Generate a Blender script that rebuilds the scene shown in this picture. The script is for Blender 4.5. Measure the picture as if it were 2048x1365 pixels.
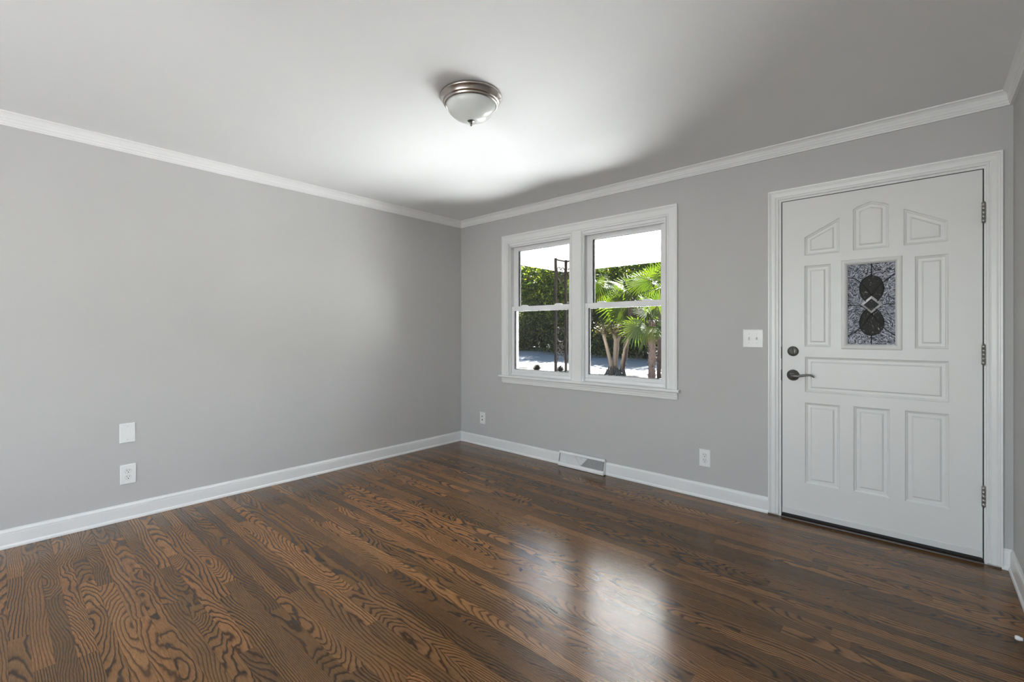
import bpy, bmesh, math, random
from mathutils import Vector, Matrix
from mathutils.geometry import tessellate_polygon

for o in list(bpy.data.objects):
    bpy.data.objects.remove(o, do_unlink=True)
SC = bpy.context.scene
COL = SC.collection
PI = math.pi

# ------------------------------------------------------------------ camera
F_PX, HOR = 911.0, 664.0
YAW = math.radians(41.78)
CAM = Vector((3.783, -3.389, 1.2024))
cd = bpy.data.cameras.new('camera')
cd.sensor_fit = 'HORIZONTAL'
cd.sensor_width = 36.0
cd.lens = F_PX / 2048 * 36.0
cd.shift_y = -(682.5 - HOR) / 2048
cd.clip_start = 0.02
cd.clip_end = 300
cam = bpy.data.objects.new('camera', cd)
cam.location = CAM
cam.rotation_euler = (PI / 2, 0, YAW)
COL.objects.link(cam)
SC.camera = cam

# ------------------------------------------------------------------ colour management, sky, sun, fill lamps
SC.view_settings.view_transform = 'Standard'
SC.view_settings.look = 'None'
SC.view_settings.exposure = 0.0
SC.view_settings.gamma = 1.0
SC.view_settings.use_curve_mapping = False
SC.cycles.use_denoising = True
SC.cycles.max_bounces = 14
SC.cycles.diffuse_bounces = 7
SC.cycles.glossy_bounces = 5
SC.cycles.transmission_bounces = 10
SC.cycles.transparent_max_bounces = 24
SC.cycles.caustics_reflective = False
SC.cycles.caustics_refractive = False
SC.cycles.sample_clamp_indirect = 0.0

SUN_AZ, SUN_EL = math.radians(-9), math.radians(42)     # measured from +y
wd = bpy.data.worlds.new('sky')
SC.world = wd
wd.use_nodes = True
wn = wd.node_tree
bg = wn.nodes['Background']
sk = wn.nodes.new('ShaderNodeTexSky')
sk.sky_type = 'NISHITA'
sk.sun_disc = False
sk.sun_elevation = SUN_EL
sk.sun_rotation = 0
wn.links.new(sk.outputs[0], bg.inputs[0])
bg.inputs[1].default_value = 0.75


def lamp(name, kind, loc, energy, color=(1, 1, 1), size=None, aim=None):
    d = bpy.data.lights.new(name, kind)
    d.energy = energy
    d.color = color
    if size:
        d.shape = 'RECTANGLE'
        d.size, d.size_y = size
    o = bpy.data.objects.new(name, d)
    o.location = loc
    if aim:
        o.rotation_euler = Vector(aim).to_track_quat('-Z', 'Y').to_euler()
    COL.objects.link(o)
    return o


sun_from = Vector((math.sin(SUN_AZ) * math.cos(SUN_EL), math.cos(SUN_AZ) * math.cos(SUN_EL), math.sin(SUN_EL)))
s = lamp('sun', 'SUN', (0, 20, 20), 132.0, (1.0, 0.985, 0.97), aim=-sun_from)
s.data.angle = math.radians(0.55)
# added fill lamp in an invented opening at the far end, behind the camera
REAR_Y = -6.3
lamp('rear_fill_lamp', 'AREA', (2.65, REAR_Y - 0.16, 1.25), 135, (0.94, 0.975, 1.0), (2.4, 1.9), (0, 1, 1.0))
# second added fill lamp, in a made-up side window far back on the right
lamp('side_fill_lamp', 'AREA', (4.137 + 0.17, -5.3, 1.3), 50, (0.95, 0.98, 1.0), (1.5, 1.75), (-1, 0.5, 0.2))

# ------------------------------------------------------------------ helpers
ROOM_W, CEIL, WALL_T = 4.137, 2.42, 0.14


def tag(o, label=None, cat=None, group=None, kind=None):
    if label: o['label'] = label
    if cat: o['category'] = cat
    if group: o['group'] = group
    if kind: o['kind'] = kind
    return o


def empty(name, loc, label=None, cat=None, group=None, kind=None, rz=0):
    o = bpy.data.objects.new(name, None)
    o.empty_display_size = 0.1
    o.location = loc
    o.rotation_euler = (0, 0, rz)
    COL.objects.link(o)
    return tag(o, label, cat, group, kind)


class MB:
    """collects shapes for ONE mesh object"""
    def __init__(self):
        self.v, self.f, self.smooth = [], [], []

    def add(self, vs, fs, smooth=False):
        n = len(self.v)
        self.v += [tuple(p) for p in vs]
        self.f += [tuple(i + n for i in f) for f in fs]
        self.smooth += [smooth] * len(fs)

    def box(self, a, b):
        (x0, y0, z0), (x1, y1, z1) = a, b
        x0, x1 = min(x0, x1), max(x0, x1)
        y0, y1 = min(y0, y1), max(y0, y1)
        z0, z1 = min(z0, z1), max(z0, z1)
        self.add([(x0, y0, z0), (x1, y0, z0), (x1, y1, z0), (x0, y1, z0), (x0, y0, z1), (x1, y0, z1), (x1, y1, z1), (x0, y1, z1)],
                 [(0, 3, 2, 1), (4, 5, 6, 7), (0, 1, 5, 4), (1, 2, 6, 5), (2, 3, 7, 6), (3, 0, 4, 7)])

    def bar(self, p, q, w, h, upv=(0, 0, 1)):
        p, q = Vector(p), Vector(q)
        d = (q - p).normalized()
        u = Vector(upv)
        if abs(d.dot(u)) > 0.95: u = Vector((1, 0, 0))
        s_ = d.cross(u).normalized() * w / 2
        t = s_.cross(d).normalized() * h / 2
        vs = [p - s_ - t, p + s_ - t, p + s_ + t, p - s_ + t, q - s_ - t, q + s_ - t, q + s_ + t, q - s_ + t]
        self.add(vs, [(0, 1, 2, 3), (7, 6, 5, 4), (0, 4, 5, 1), (1, 5, 6, 2), (2, 6, 7, 3), (3, 7, 4, 0)])

    def tube(self, pts, r, n=8, caps=True):
        pts = [Vector(p) for p in pts]
        rs = r if isinstance(r, (list, tuple)) else [r] * len(pts)
        vs, fs = [], []
        prev = None
        for i, p in enumerate(pts):
            d = (pts[min(i + 1, len(pts) - 1)] - pts[max(i - 1, 0)]).normalized()
            if prev is None:
                u = Vector((0, 0, 1)) if abs(d.z) < 0.9 else Vector((1, 0, 0))
                u = (u - d * u.dot(d)).normalized()
            else:
                u = (prev - d * prev.dot(d)).normalized()
            prev = u
            w = d.cross(u)
            for k in range(n):
                a = 2 * PI * k / n
                vs.append(p + (u * math.cos(a) + w * math.sin(a)) * rs[i])
        for i in range(len(pts) - 1):
            for k in range(n):
                k2 = (k + 1) % n
                fs.append((i * n + k, i * n + k2, (i + 1) * n + k2, (i + 1) * n + k))
        if caps:
            fs.append(tuple(range(n - 1, -1, -1)))
            fs.append(tuple((len(pts) - 1) * n + k for k in range(n)))
        self.add(vs, fs, True)

    def lathe(self, prof, n=48, mat=None):
        """prof = [(radius, height)], spun about local z, then moved by mat"""
        vs, fs = [], []
        for r, z in prof:
            for k in range(n):
                a = 2 * PI * k / n
                vs.append(Vector((r * math.cos(a), r * math.sin(a), z)))
        for i in range(len(prof) - 1):
            for k in range(n):
                k2 = (k + 1) % n
                fs.append((i * n + k, i * n + k2, (i + 1) * n + k2, (i + 1) * n + k))
        if mat is not None: vs = [mat @ v for v in vs]
        self.add(vs, fs, True)

    def prism(self, poly, fn, t0, t1):
        """poly = 2-D outline, fn(a, b, t) -> 3-D point"""
        n = len(poly)
        vs = [fn(a, b, t0) for a, b in poly] + [fn(a, b, t1) for a, b in poly]
        fs = [tuple(range(n - 1, -1, -1)), tuple(range(n, 2 * n))]
        fs += [(i, (i + 1) % n, n + (i + 1) % n, n + i) for i in range(n)]
        self.add(vs, fs)

    def strip(self, rings, closed=False):
        """faces between successive equal-length point rows; closed joins each row's ends"""
        n = len(rings[0])
        vs = [p for r in rings for p in r]
        fs = []
        for i in range(len(rings) - 1):
            for k in range(n if closed else n - 1):
                k2 = (k + 1) % n
                fs.append((i * n + k, i * n + k2, (i + 1) * n + k2, (i + 1) * n + k))
        self.add(vs, fs)

    def build(self, name, mat, parent=None, bevel=0.0, seg=2, recalc=True):
        me = bpy.data.meshes.new(name)
        me.from_pydata(self.v, [], self.f)
        for p, sm in zip(me.polygons, self.smooth): p.use_smooth = sm
        if recalc:
            bm = bmesh.new()
            bm.from_mesh(me)
            bmesh.ops.recalc_face_normals(bm, faces=bm.faces)
            bm.to_mesh(me)
            bm.free()
        me.materials.append(mat)
        o = bpy.data.objects.new(name, me)
        COL.objects.link(o)
        if parent is not None: o.parent = parent
        if bevel:
            b = o.modifiers.new('bevel', 'BEVEL')
            b.width, b.segments, b.limit_method, b.angle_limit = bevel, seg, 'ANGLE', math.radians(40)
            b.harden_normals = False
        return o


def plate(mb, outer, holes, fn, t0, t1):
    """flat plate with holes: outlines in (a, b); fn(a, b, t) -> point"""
    loops = [outer] + holes
    pts = [p for l in loops for p in l]
    tris = tessellate_polygon([[Vector((a, b, 0)) for a, b in l] for l in loops])
    n = len(pts)
    vs = [fn(a, b, t0) for a, b in pts] + [fn(a, b, t1) for a, b in pts]
    fs = [tuple(t) for t in tris] + [tuple(n + i for i in reversed(t)) for t in tris]
    k = 0
    for l in loops:
        m = len(l)
        for i in range(m):
            a, b = k + i, k + (i + 1) % m
            fs.append((a, b, n + b, n + a))
        k += m
    mb.add(vs, fs)


def rect(x0, z0, x1, z1):
    return [(x0, z0), (x1, z0), (x1, z1), (x0, z1)]


def inset(poly, d):
    """offset a convex counter-clockwise polygon inwards by d"""
    n = len(poly)
    out = []
    for i in range(n):
        p0, p1, p2 = Vector(poly[i - 1]), Vector(poly[i]), Vector(poly[(i + 1) % n])
        e1, e2 = (p1 - p0).normalized(), (p2 - p1).normalized()
        n1, n2 = Vector((-e1.y, e1.x)), Vector((-e2.y, e2.x))
        k = d / max(0.2, 1 + n1.dot(n2))
        q = p1 + (n1 + n2) * k
        out.append((q.x, q.y))
    return out


# ------------------------------------------------------------------ materials
def new_mat(name):
    m = bpy.data.materials.new(name)
    m.use_nodes = True
    nt = m.node_tree
    return m, nt, nt.nodes['Principled BSDF'], nt.nodes['Material Output']


def simple(name, col, rough=0.5, metal=0.0, noise=0.0, nscale=40, bump=0.0, bscale=200, spec=0.5, **kw):
    m, nt, p, out = new_mat(name)
    p.inputs['Base Color'].default_value = (*col, 1)
    p.inputs['Roughness'].default_value = rough
    p.inputs['Metallic'].default_value = metal
    p.inputs['Specular IOR Level'].default_value = spec
    tc = nt.nodes.new('ShaderNodeTexCoord')
    if noise:
        nz = nt.nodes.new('ShaderNodeTexNoise')
        nz.inputs['Scale'].default_value = nscale
        nz.inputs['Detail'].default_value = 5
        nt.links.new(tc.outputs['Object'], nz.inputs['Vector'])
        mx = nt.nodes.new('ShaderNodeMix')
        mx.data_type = 'RGBA'
        mx.inputs[6].default_value = (*[c * (1 - noise) for c in col], 1)
        mx.inputs[7].default_value = (*[min(1, c * (1 + noise)) for c in col], 1)
        nt.links.new(nz.outputs['Fac'], mx.inputs[0])
        nt.links.new(mx.outputs[2], p.inputs['Base Color'])
    if bump:
        nb = nt.nodes.new('ShaderNodeTexNoise')
        nb.inputs['Scale'].default_value = bscale
        nb.inputs['Detail'].default_value = 3
        nt.links.new(tc.outputs['Object'], nb.inputs['Vector'])
        bp = nt.nodes.new('ShaderNodeBump')
        bp.inputs['Strength'].default_value = bump
        bp.inputs['Distance'].default_value = 0.002
        nt.links.new(nb.outputs['Fac'], bp.inputs['Height'])
        nt.links.new(bp.outputs[0], p.inputs['Normal'])
    for k, v in kw.items():
        p.inputs[k].default_value = v
    return m


M = {}
M['wall'] = simple('grey_wall_paint', (0.525, 0.52, 0.515), 0.55, noise=0.015, nscale=3, bump=0.12, bscale=260, spec=0.3)
M['ceiling'] = simple('white_ceiling_paint', (0.82, 0.83, 0.835), 0.8, noise=0.01, nscale=4, bump=0.1, bscale=180, spec=0.2)
M['trim'] = simple('white_trim_paint', (0.80, 0.80, 0.795), 0.32, noise=0.012, nscale=25, bump=0.06, bscale=90)
M['door'] = simple('white_door_paint', (0.76, 0.758, 0.75), 0.38, noise=0.015, nscale=14, bump=0.10, bscale=120)
M['vinyl'] = simple('white_vinyl', (0.78, 0.78, 0.785), 0.3, noise=0.01, nscale=20)
M['gasket'] = simple('dark_gasket', (0.025, 0.027, 0.03), 0.5, noise=0.1)
M['black'] = simple('black_rubber', (0.012, 0.012, 0.012), 0.6, noise=0.2, nscale=90)
M['plastic'] = simple('white_plate_plastic', (0.84, 0.84, 0.835), 0.3, noise=0.006, nscale=60)
M['slot'] = simple('dark_slot', (0.02, 0.02, 0.02), 0.6, noise=0.1)
M['seam'] = simple('grey_seam', (0.22, 0.22, 0.22), 0.6)
M['turn'] = simple('dark_satin_pewter', (0.09, 0.087, 0.082), 0.55, 0.8, noise=0.1, nscale=150)
M['nickel'] = simple('brushed_nickel', (0.44, 0.40, 0.365), 0.27, 1.0, noise=0.06, nscale=120)
M['pewter'] = simple('satin_pewter', (0.20, 0.195, 0.185), 0.42, 1.0, noise=0.08, nscale=150)
M['steel'] = simple('worn_hinge_steel', (0.42, 0.41, 0.395), 0.42, 0.9, noise=0.25, nscale=160)
M['enamel'] = simple('white_enamel', (0.84, 0.84, 0.84), 0.28, noise=0.01, nscale=40)
M['lead'] = simple('dark_lead_came', (0.03, 0.03, 0.032), 0.45, 0.6, noise=0.2, nscale=200)
M['iron'] = simple('brown_painted_iron', (0.0027, 0.0014, 0.0010), 0.6, spec=0.05, noise=0.2, nscale=60)
M['porchwhite'] = simple('white_porch_paint', (0.80, 0.79, 0.77), 0.6, noise=0.03, nscale=6)
M['concrete'] = simple('porch_concrete', (0.735, 0.745, 0.755), 0.85, noise=0.06, nscale=9, bump=0.3, bscale=60)
M['asphalt'] = simple('pale_asphalt', (0.0667, 0.0700, 0.0747), 0.9, noise=0.12, nscale=3, bump=0.3, bscale=40)
M['myrtlebark'] = simple('pale_smooth_bark', (0.1140, 0.0743, 0.0430), 0.7, noise=0.35, nscale=14, bump=0.4, bscale=30)
M['palmtrunk'] = simple('shaggy_palm_trunk', (0.0233, 0.0110, 0.0065), 0.9, noise=0.6, nscale=30, bump=0.9, bscale=40)
M['bark'] = simple('dark_bark', (0.0333, 0.0267, 0.0200), 0.9, noise=0.4, nscale=12, bump=0.6, bscale=20)
M['exterior'] = simple('exterior_brick_paint', (0.35, 0.2, 0.15), 0.8, noise=0.2, nscale=12)


def litter():
    m, nt, p, out = new_mat('leaf_litter_ground')
    tc = nt.nodes.new('ShaderNodeTexCoord')
    n1 = nt.nodes.new('ShaderNodeTexNoise'); n1.inputs['Scale'].default_value = 5; n1.inputs['Detail'].default_value = 8
    n2 = nt.nodes.new('ShaderNodeTexNoise'); n2.inputs['Scale'].default_value = 0.35; n2.inputs['Detail'].default_value = 4
    for n in (n1, n2): nt.links.new(tc.outputs['Object'], n.inputs['Vector'])
    r1 = nt.nodes.new('ShaderNodeValToRGB')
    r1.color_ramp.elements[0].position, r1.color_ramp.elements[0].color = 0.38, (0.014, 0.010, 0.008, 1)
    r1.color_ramp.elements[1].position, r1.color_ramp.elements[1].color = 0.62, (0.085, 0.07, 0.052, 1)
    r2 = nt.nodes.new('ShaderNodeValToRGB')
    r2.color_ramp.elements[0].position, r2.color_ramp.elements[0].color = 0.45, (0, 0, 0, 1)
    r2.color_ramp.elements[1].position, r2.color_ramp.elements[1].color = 0.55, (1, 1, 1, 1)
    mx = nt.nodes.new('ShaderNodeMix'); mx.data_type = 'RGBA'
    nt.links.new(n1.outputs['Fac'], r1.inputs[0]); nt.links.new(n2.outputs['Fac'], r2.inputs[0])
    nt.links.new(r2.outputs[0], mx.inputs[0]); nt.links.new(r1.outputs[0], mx.inputs[6])
    mx.inputs[7].default_value = (0.10, 0.093, 0.08, 1)
    nt.links.new(mx.outputs[2], p.inputs['Base Color'])
    p.inputs['Roughness'].default_value = 0.95
    return m


M['ground'] = litter()


def leafy(name, dark, light, trans=0.45, lit=None):
    m, nt, p, out = new_mat(name)
    geo = nt.nodes.new('ShaderNodeNewGeometry')
    nz = nt.nodes.new('ShaderNodeMapRange')
    mx = nt.nodes.new('ShaderNodeMix'); mx.data_type = 'RGBA'
    mx.inputs[6].default_value = (*dark, 1); mx.inputs[7].default_value = (*light, 1)
    nt.links.new(geo.outputs['Random Per Island'], nz.inputs[0])
    nt.links.new(nz.outputs[0], mx.inputs[0])
    col = mx.outputs[2]
    if lit:                      # random leaves get a sunlit yellow, sunlight painted into their colour
        r3 = nt.nodes.new('ShaderNodeValToRGB')
        r3.color_ramp.elements[0].position, r3.color_ramp.elements[0].color = 0.72, (0, 0, 0, 1)
        r3.color_ramp.elements[1].position, r3.color_ramp.elements[1].color = 0.80, (1, 1, 1, 1)
        m3 = nt.nodes.new('ShaderNodeMix'); m3.data_type = 'RGBA'
        m3.inputs[7].default_value = (*lit, 1)
        nt.links.new(geo.outputs['Random Per Island'], r3.inputs[0]); nt.links.new(r3.outputs[0], m3.inputs[0])
        nt.links.new(col, m3.inputs[6]); col = m3.outputs[2]
    p.inputs['Roughness'].default_value = 0.6
    p.inputs['Specular IOR Level'].default_value = 0.2
    nt.links.new(col, p.inputs['Base Color'])
    tr = nt.nodes.new('ShaderNodeBsdfTranslucent')
    hs = nt.nodes.new('ShaderNodeMix'); hs.data_type = 'RGBA'; hs.blend_type = 'MULTIPLY'
    hs.inputs[0].default_value = 1
    hs.inputs[7].default_value = (1.5, 1.6, 0.5, 1)
    nt.links.new(col, hs.inputs[6])
    nt.links.new(hs.outputs[2], tr.inputs[0])
    ms = nt.nodes.new('ShaderNodeMixShader'); ms.inputs[0].default_value = trans
    nt.links.new(p.outputs[0], ms.inputs[1]); nt.links.new(tr.outputs[0], ms.inputs[2])
    nt.links.new(ms.outputs[0], out.inputs[0])
    return m


M['leaf'] = leafy('evergreen_leaves', (0.008, 0.022, 0.012), (0.11, 0.15, 0.022), 0.62, (0.26, 0.25, 0.045))
M['hedge'] = leafy('hedge_leaves', (0.006, 0.014, 0.006), (0.03, 0.038, 0.009), 0.45, (0.15, 0.14, 0.035))
M['palm'] = leafy('palm_fronds', (0.0127, 0.0221, 0.0022), (0.0253, 0.0350, 0.0032), 0.5)
M['palmdry'] = leafy('dry_palm_fronds', (0.0599, 0.0340, 0.0104), (0.0900, 0.0510, 0.0112), 0.4)
M['sprout'] = leafy('pale_sprouts', (0.0390, 0.0329, 0.0074), (0.0607, 0.0520, 0.0132), 0.4)
M['tuft'] = simple('dry_grass_blades', (0.02, 0.013, 0.009), 0.8, noise=0.5, nscale=20, spec=0.1)


def glass_thin():
    m, nt, p, out = new_mat('window_glass')
    nt.nodes.remove(p)
    t = nt.nodes.new('ShaderNodeBsdfTransparent'); t.inputs[0].default_value = (0.95, 0.96, 0.95, 1)
    g = nt.nodes.new('ShaderNodeBsdfGlossy'); g.inputs['Roughness'].default_value = 0.02
    fr = nt.nodes.new('ShaderNodeFresnel'); fr.inputs['IOR'].default_value = 1.35
    ms = nt.nodes.new('ShaderNodeMixShader')
    nt.links.new(fr.outputs[0], ms.inputs[0]); nt.links.new(t.outputs[0], ms.inputs[1]); nt.links.new(g.outputs[0], ms.inputs[2])
    nt.links.new(ms.outputs[0], out.inputs[0])
    return m


M['glass'] = glass_thin()


def textured_glass(name, cell, tint, lo, hi, amount, col):
    """glue-chip style decorative glass: fern-like chips turned a different way in every cell"""
    m, nt, p, out = new_mat(name)
    N, L = nt.nodes, nt.links
    tc = N.new('ShaderNodeTexCoord')
    vo = N.new('ShaderNodeTexVoronoi'); vo.inputs['Scale'].default_value = cell
    L.new(tc.outputs['Object'], vo.inputs['Vector'])
    sp = N.new('ShaderNodeSeparateColor'); L.new(vo.outputs['Color'], sp.inputs[0])
    an = N.new('ShaderNodeMath'); an.operation = 'MULTIPLY'; an.inputs[1].default_value = 6.28
    L.new(sp.outputs[0], an.inputs[0])
    vr = N.new('ShaderNodeVectorRotate'); vr.rotation_type = 'Y_AXIS'
    L.new(tc.outputs['Object'], vr.inputs['Vector']); L.new(an.outputs[0], vr.inputs['Angle'])
    mp = N.new('ShaderNodeMapping'); mp.inputs['Scale'].default_value = (cell * 7, cell, cell * 1.6)
    L.new(vr.outputs[0], mp.inputs['Vector'])
    nz = N.new('ShaderNodeTexNoise'); nz.inputs['Scale'].default_value = 1.0; nz.inputs['Detail'].default_value = 2
    nz.inputs['Distortion'].default_value = 0.8
    L.new(mp.outputs[0], nz.inputs['Vector'])
    bp = N.new('ShaderNodeBump'); bp.inputs['Strength'].default_value = 0.7; bp.inputs['Distance'].default_value = 0.006
    L.new(nz.outputs['Fac'], bp.inputs['Height'])
    p.inputs['Base Color'].default_value = (*col, 1)
    p.inputs['Roughness'].default_value = 0.3
    L.new(bp.outputs[0], p.inputs['Normal'])
    t = N.new('ShaderNodeBsdfTransparent'); t.inputs[0].default_value = (*tint, 1)
    fr = N.new('ShaderNodeValToRGB')
    fr.color_ramp.elements[0].position, fr.color_ramp.elements[0].color = lo, (0.10, 0.10, 0.10, 1)
    fr.color_ramp.elements[1].position, fr.color_ramp.elements[1].color = hi, (amount, amount, amount, 1)
    L.new(nz.outputs['Fac'], fr.inputs[0])
    ms = N.new('ShaderNodeMixShader')
    L.new(fr.outputs[0], ms.inputs[0]); L.new(t.outputs[0], ms.inputs[1]); L.new(p.outputs[0], ms.inputs[2])
    L.new(ms.outputs[0], out.inputs[0])
    return m


M['chipglass'] = textured_glass('chipped_glass', 34, (0.05, 0.05, 0.06), 0.42, 0.64, 0.95, (0.64, 0.66, 0.76))  # bluish chip colour paints in reflected sky
M['clearglass'] = textured_glass('water_glass', 24, (0.05, 0.05, 0.05), 0.62, 0.74, 0.8, (0.5, 0.5, 0.46))  # pale flecks are glints painted onto the dark oval glass
M['bevelglass'] = simple('bevelled_glass_rim', (0.72, 0.72, 0.75), 0.1, 0.6, noise=0.2, nscale=30)
M['diamond'] = textured_glass('diamond_glass', 18, (0.07, 0.07, 0.07), 0.60, 0.72, 0.6, (0.5, 0.5, 0.5))


def frosted():
    m, nt, p, out = new_mat('frosted_bowl_glass')
    p.inputs['Base Color'].default_value = (0.86, 0.88, 0.86, 1)
    p.inputs['Roughness'].default_value = 0.16
    tc = nt.nodes.new('ShaderNodeTexCoord')
    nz = nt.nodes.new('ShaderNodeTexNoise'); nz.inputs['Scale'].default_value = 9; nz.inputs['Detail'].default_value = 3
    nz.inputs['Distortion'].default_value = 1.2
    nt.links.new(tc.outputs['Object'], nz.inputs['Vector'])
    mx = nt.nodes.new('ShaderNodeMix'); mx.data_type = 'RGBA'
    mx.inputs[6].default_value = (0.88, 0.90, 0.88, 1); mx.inputs[7].default_value = (0.95, 0.96, 0.95, 1)
    nt.links.new(nz.outputs['Fac'], mx.inputs[0]); nt.links.new(mx.outputs[2], p.inputs['Base Color'])
    tr = nt.nodes.new('ShaderNodeBsdfTranslucent'); tr.inputs[0].default_value = (0.97, 0.98, 0.97, 1)
    ms = nt.nodes.new('ShaderNodeMixShader'); ms.inputs[0].default_value = 0.5
    nt.links.new(p.outputs[0], ms.inputs[1]); nt.links.new(tr.outputs[0], ms.inputs[2])
    nt.links.new(ms.outputs[0], out.inputs[0])
    return m


M['frosted'] = frosted()
M['bulb'] = simple('bulb_glass', (0.75, 0.75, 0.74), 0.3, noise=0.01)


def wood_floor():
    m, nt, p, out = new_mat('stained_oak_strip_floor')
    N, L = nt.nodes, nt.links

    def math_(op, a, b=None, c=None):
        n = N.new('ShaderNodeMath'); n.operation = op
        for i, x in enumerate((a, b, c)):
            if x is None: continue
            if isinstance(x, (int, float)): n.inputs[i].default_value = x
            else: L.new(x, n.inputs[i])
        return n.outputs[0]

    def noise(vec, scale, detail=2, rough=0.5):
        n = N.new('ShaderNodeTexNoise'); n.inputs['Scale'].default_value = scale
        n.inputs['Detail'].default_value = detail; n.inputs['Roughness'].default_value = rough
        L.new(vec, n.inputs['Vector'])
        return n.outputs['Fac']

    def comb(x, y, z):
        n = N.new('ShaderNodeCombineXYZ')
        for i, q in enumerate((x, y, z)):
            if isinstance(q, (int, float)): n.inputs[i].default_value = q
            else: L.new(q, n.inputs[i])
        return n.outputs[0]

    uv = N.new('ShaderNodeUVMap'); uv.uv_map = 'board'
    sx = N.new('ShaderNodeSeparateXYZ'); L.new(uv.outputs[0], sx.inputs[0])
    u, v = sx.outputs[0], sx.outputs[1]
    at = N.new('ShaderNodeAttribute'); at.attribute_name = 'rnd'
    sc_ = N.new('ShaderNodeSeparateColor'); L.new(at.outputs['Color'], sc_.inputs[0])
    ra, rb, rc = sc_.outputs[0], sc_.outputs[1], sc_.outputs[2]
    seed = math_('MULTIPLY', ra, 91.0)
    # distance from the pith: plain-sawn boards near it show cathedral arcs, far ones straight lines
    n1 = noise(comb(math_('MULTIPLY', u, 1.25), math_('MULTIPLY', v, 3.0), seed), 1.0, 1)
    n2 = noise(comb(math_('MULTIPLY', u, 9.0), math_('MULTIPLY', v, 26.0), seed), 1.0, 2)
    w = math_('ADD', math_('MULTIPLY', rb, 0.05), math_('MULTIPLY', math_('SUBTRACT', n1, 0.22), 0.22))
    w = math_('ADD', w, math_('MULTIPLY', math_('SUBTRACT', n2, 0.5), 0.013))
    vo = math_('ADD', v, math_('MULTIPLY', math_('SUBTRACT', rc, 0.5), 0.24))
    vo = math_('MULTIPLY', vo, 1.0)
    r = math_('SQRT', math_('ADD', math_('MULTIPLY', vo, vo), math_('MULTIPLY', w, w)))
    ring = math_('FRACT', math_('MULTIPLY', r, math_('ADD', 78.0, math_('MULTIPLY', rb, 110.0))))
    rp = N.new('ShaderNodeValToRGB')
    e = rp.color_ramp.elements
    e[0].position, e[0].color = 0.0, (0.12, 0.12, 0.12, 1)
    e[1].position, e[1].color = 1.0, (0.25, 0.25, 0.25, 1)
    for pos, val in ((0.13, 0.04), (0.27, 0.62), (0.42, 0.93), (0.88, 1.0)):
        q = e.new(pos); q.color = (val, val, val, 1)
    L.new(ring, rp.inputs[0])
    # fine pores along the board
    po = noise(comb(math_('MULTIPLY', u, 30.0), math_('MULTIPLY', v, 900.0), seed), 1.0, 3, 0.6)
    pr = N.new('ShaderNodeMapRange'); pr.inputs[1].default_value = 0.35; pr.inputs[2].default_value = 0.65
    pr.inputs[3].default_value = 0.55; pr.inputs[4].default_value = 1.1
    L.new(po, pr.inputs[0])
    blot = noise(comb(math_('MULTIPLY', u, 3.0), math_('MULTIPLY', v, 6.0), seed), 1.0, 3)
    # per-board strength of the figure
    fs = math_('ADD', 0.62, math_('MULTIPLY', rc, 0.38))
    g = math_('SUBTRACT', 1.0, math_('MULTIPLY', math_('SUBTRACT', 1.0, rp.outputs[0]), fs))
    g = math_('MULTIPLY', g, pr.outputs[0])
    mx = N.new('ShaderNodeMix'); mx.data_type = 'RGBA'
    mx.inputs[6].default_value = (0.012, 0.0055, 0.003, 1)
    L.new(g, mx.inputs[0])
    tint = N.new('ShaderNodeValToRGB')
    te = tint.color_ramp.elements
    te[0].position, te[0].color = 0.0, (0.1008, 0.0494, 0.0193, 1)
    te[1].position, te[1].color = 1.0, (0.4127, 0.2138, 0.0752, 1)
    q = te.new(0.35); q.color = (0.1920, 0.0969, 0.0349, 1)
    q = te.new(0.7); q.color = (0.3167, 0.1473, 0.0514, 1)
    L.new(math_('ADD', math_('ADD', 0.12, math_('MULTIPLY', ra, 0.62)), math_('MULTIPLY', math_('SUBTRACT', blot, 0.4), 0.5)), tint.inputs[0])
    L.new(tint.outputs[0], mx.inputs[7])
    L.new(mx.outputs[2], p.inputs['Base Color'])
    p.inputs['Roughness'].default_value = 0.34
    p.inputs['Specular IOR Level'].default_value = 0.0
    p.inputs['Coat Weight'].default_value = 1.0
    p.inputs['Coat Roughness'].default_value = 0.19
    p.inputs['Coat IOR'].default_value = 1.43
    bp = N.new('ShaderNodeBump'); bp.inputs['Strength'].default_value = 0.10; bp.inputs['Distance'].default_value = 0.0006
    L.new(g, bp.inputs['Height']); L.new(bp.outputs[0], p.inputs['Normal'])
    L.new(bp.outputs[0], p.inputs['Coat Normal'])
    return m


M['floor'] = wood_floor()

# ------------------------------------------------------------------ room shell
XY = lambda a, b, t: (a, t, b)          # plate in the x-z plane, t = y
# openings of the wall with the window and the door
WX0, WX1, WZ0, WZ1 = 0.72, 2.335, 0.745, 2.085
DX0, DX1, DZ1 = 3.098, 4.046, 2.062
mb = MB()
plate(mb, [(-WALL_T, -0.4), (DX0, -0.4), (DX0, DZ1), (DX1, DZ1), (DX1, -0.4), (ROOM_W + WALL_T, -0.4), (ROOM_W + WALL_T, 2.62), (-WALL_T, 2.62)],
      [rect(WX0, WZ0, WX1, WZ1)], XY, 0.0, WALL_T)
tag(mb.build('wall_back', M['wall']), 'grey painted wall holding the window and the white entry door', 'wall', kind='structure')
mb = MB(); mb.box((-WALL_T, REAR_Y - WALL_T, -0.4), (0, 0, 2.62))
tag(mb.build('wall_left', M['wall']), 'long plain grey wall on the left with two white plates', 'wall', kind='structure')
mb = MB()
plate(mb, [(REAR_Y - WALL_T, -0.4), (0, -0.4), (0, 2.62), (REAR_Y - WALL_T, 2.62)], [rect(-6.1, 0.4, -4.45, 2.2)], lambda a, c, t: (t, a, c), ROOM_W, ROOM_W + WALL_T)  # hole added to let the side fill lamp shine in
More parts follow.
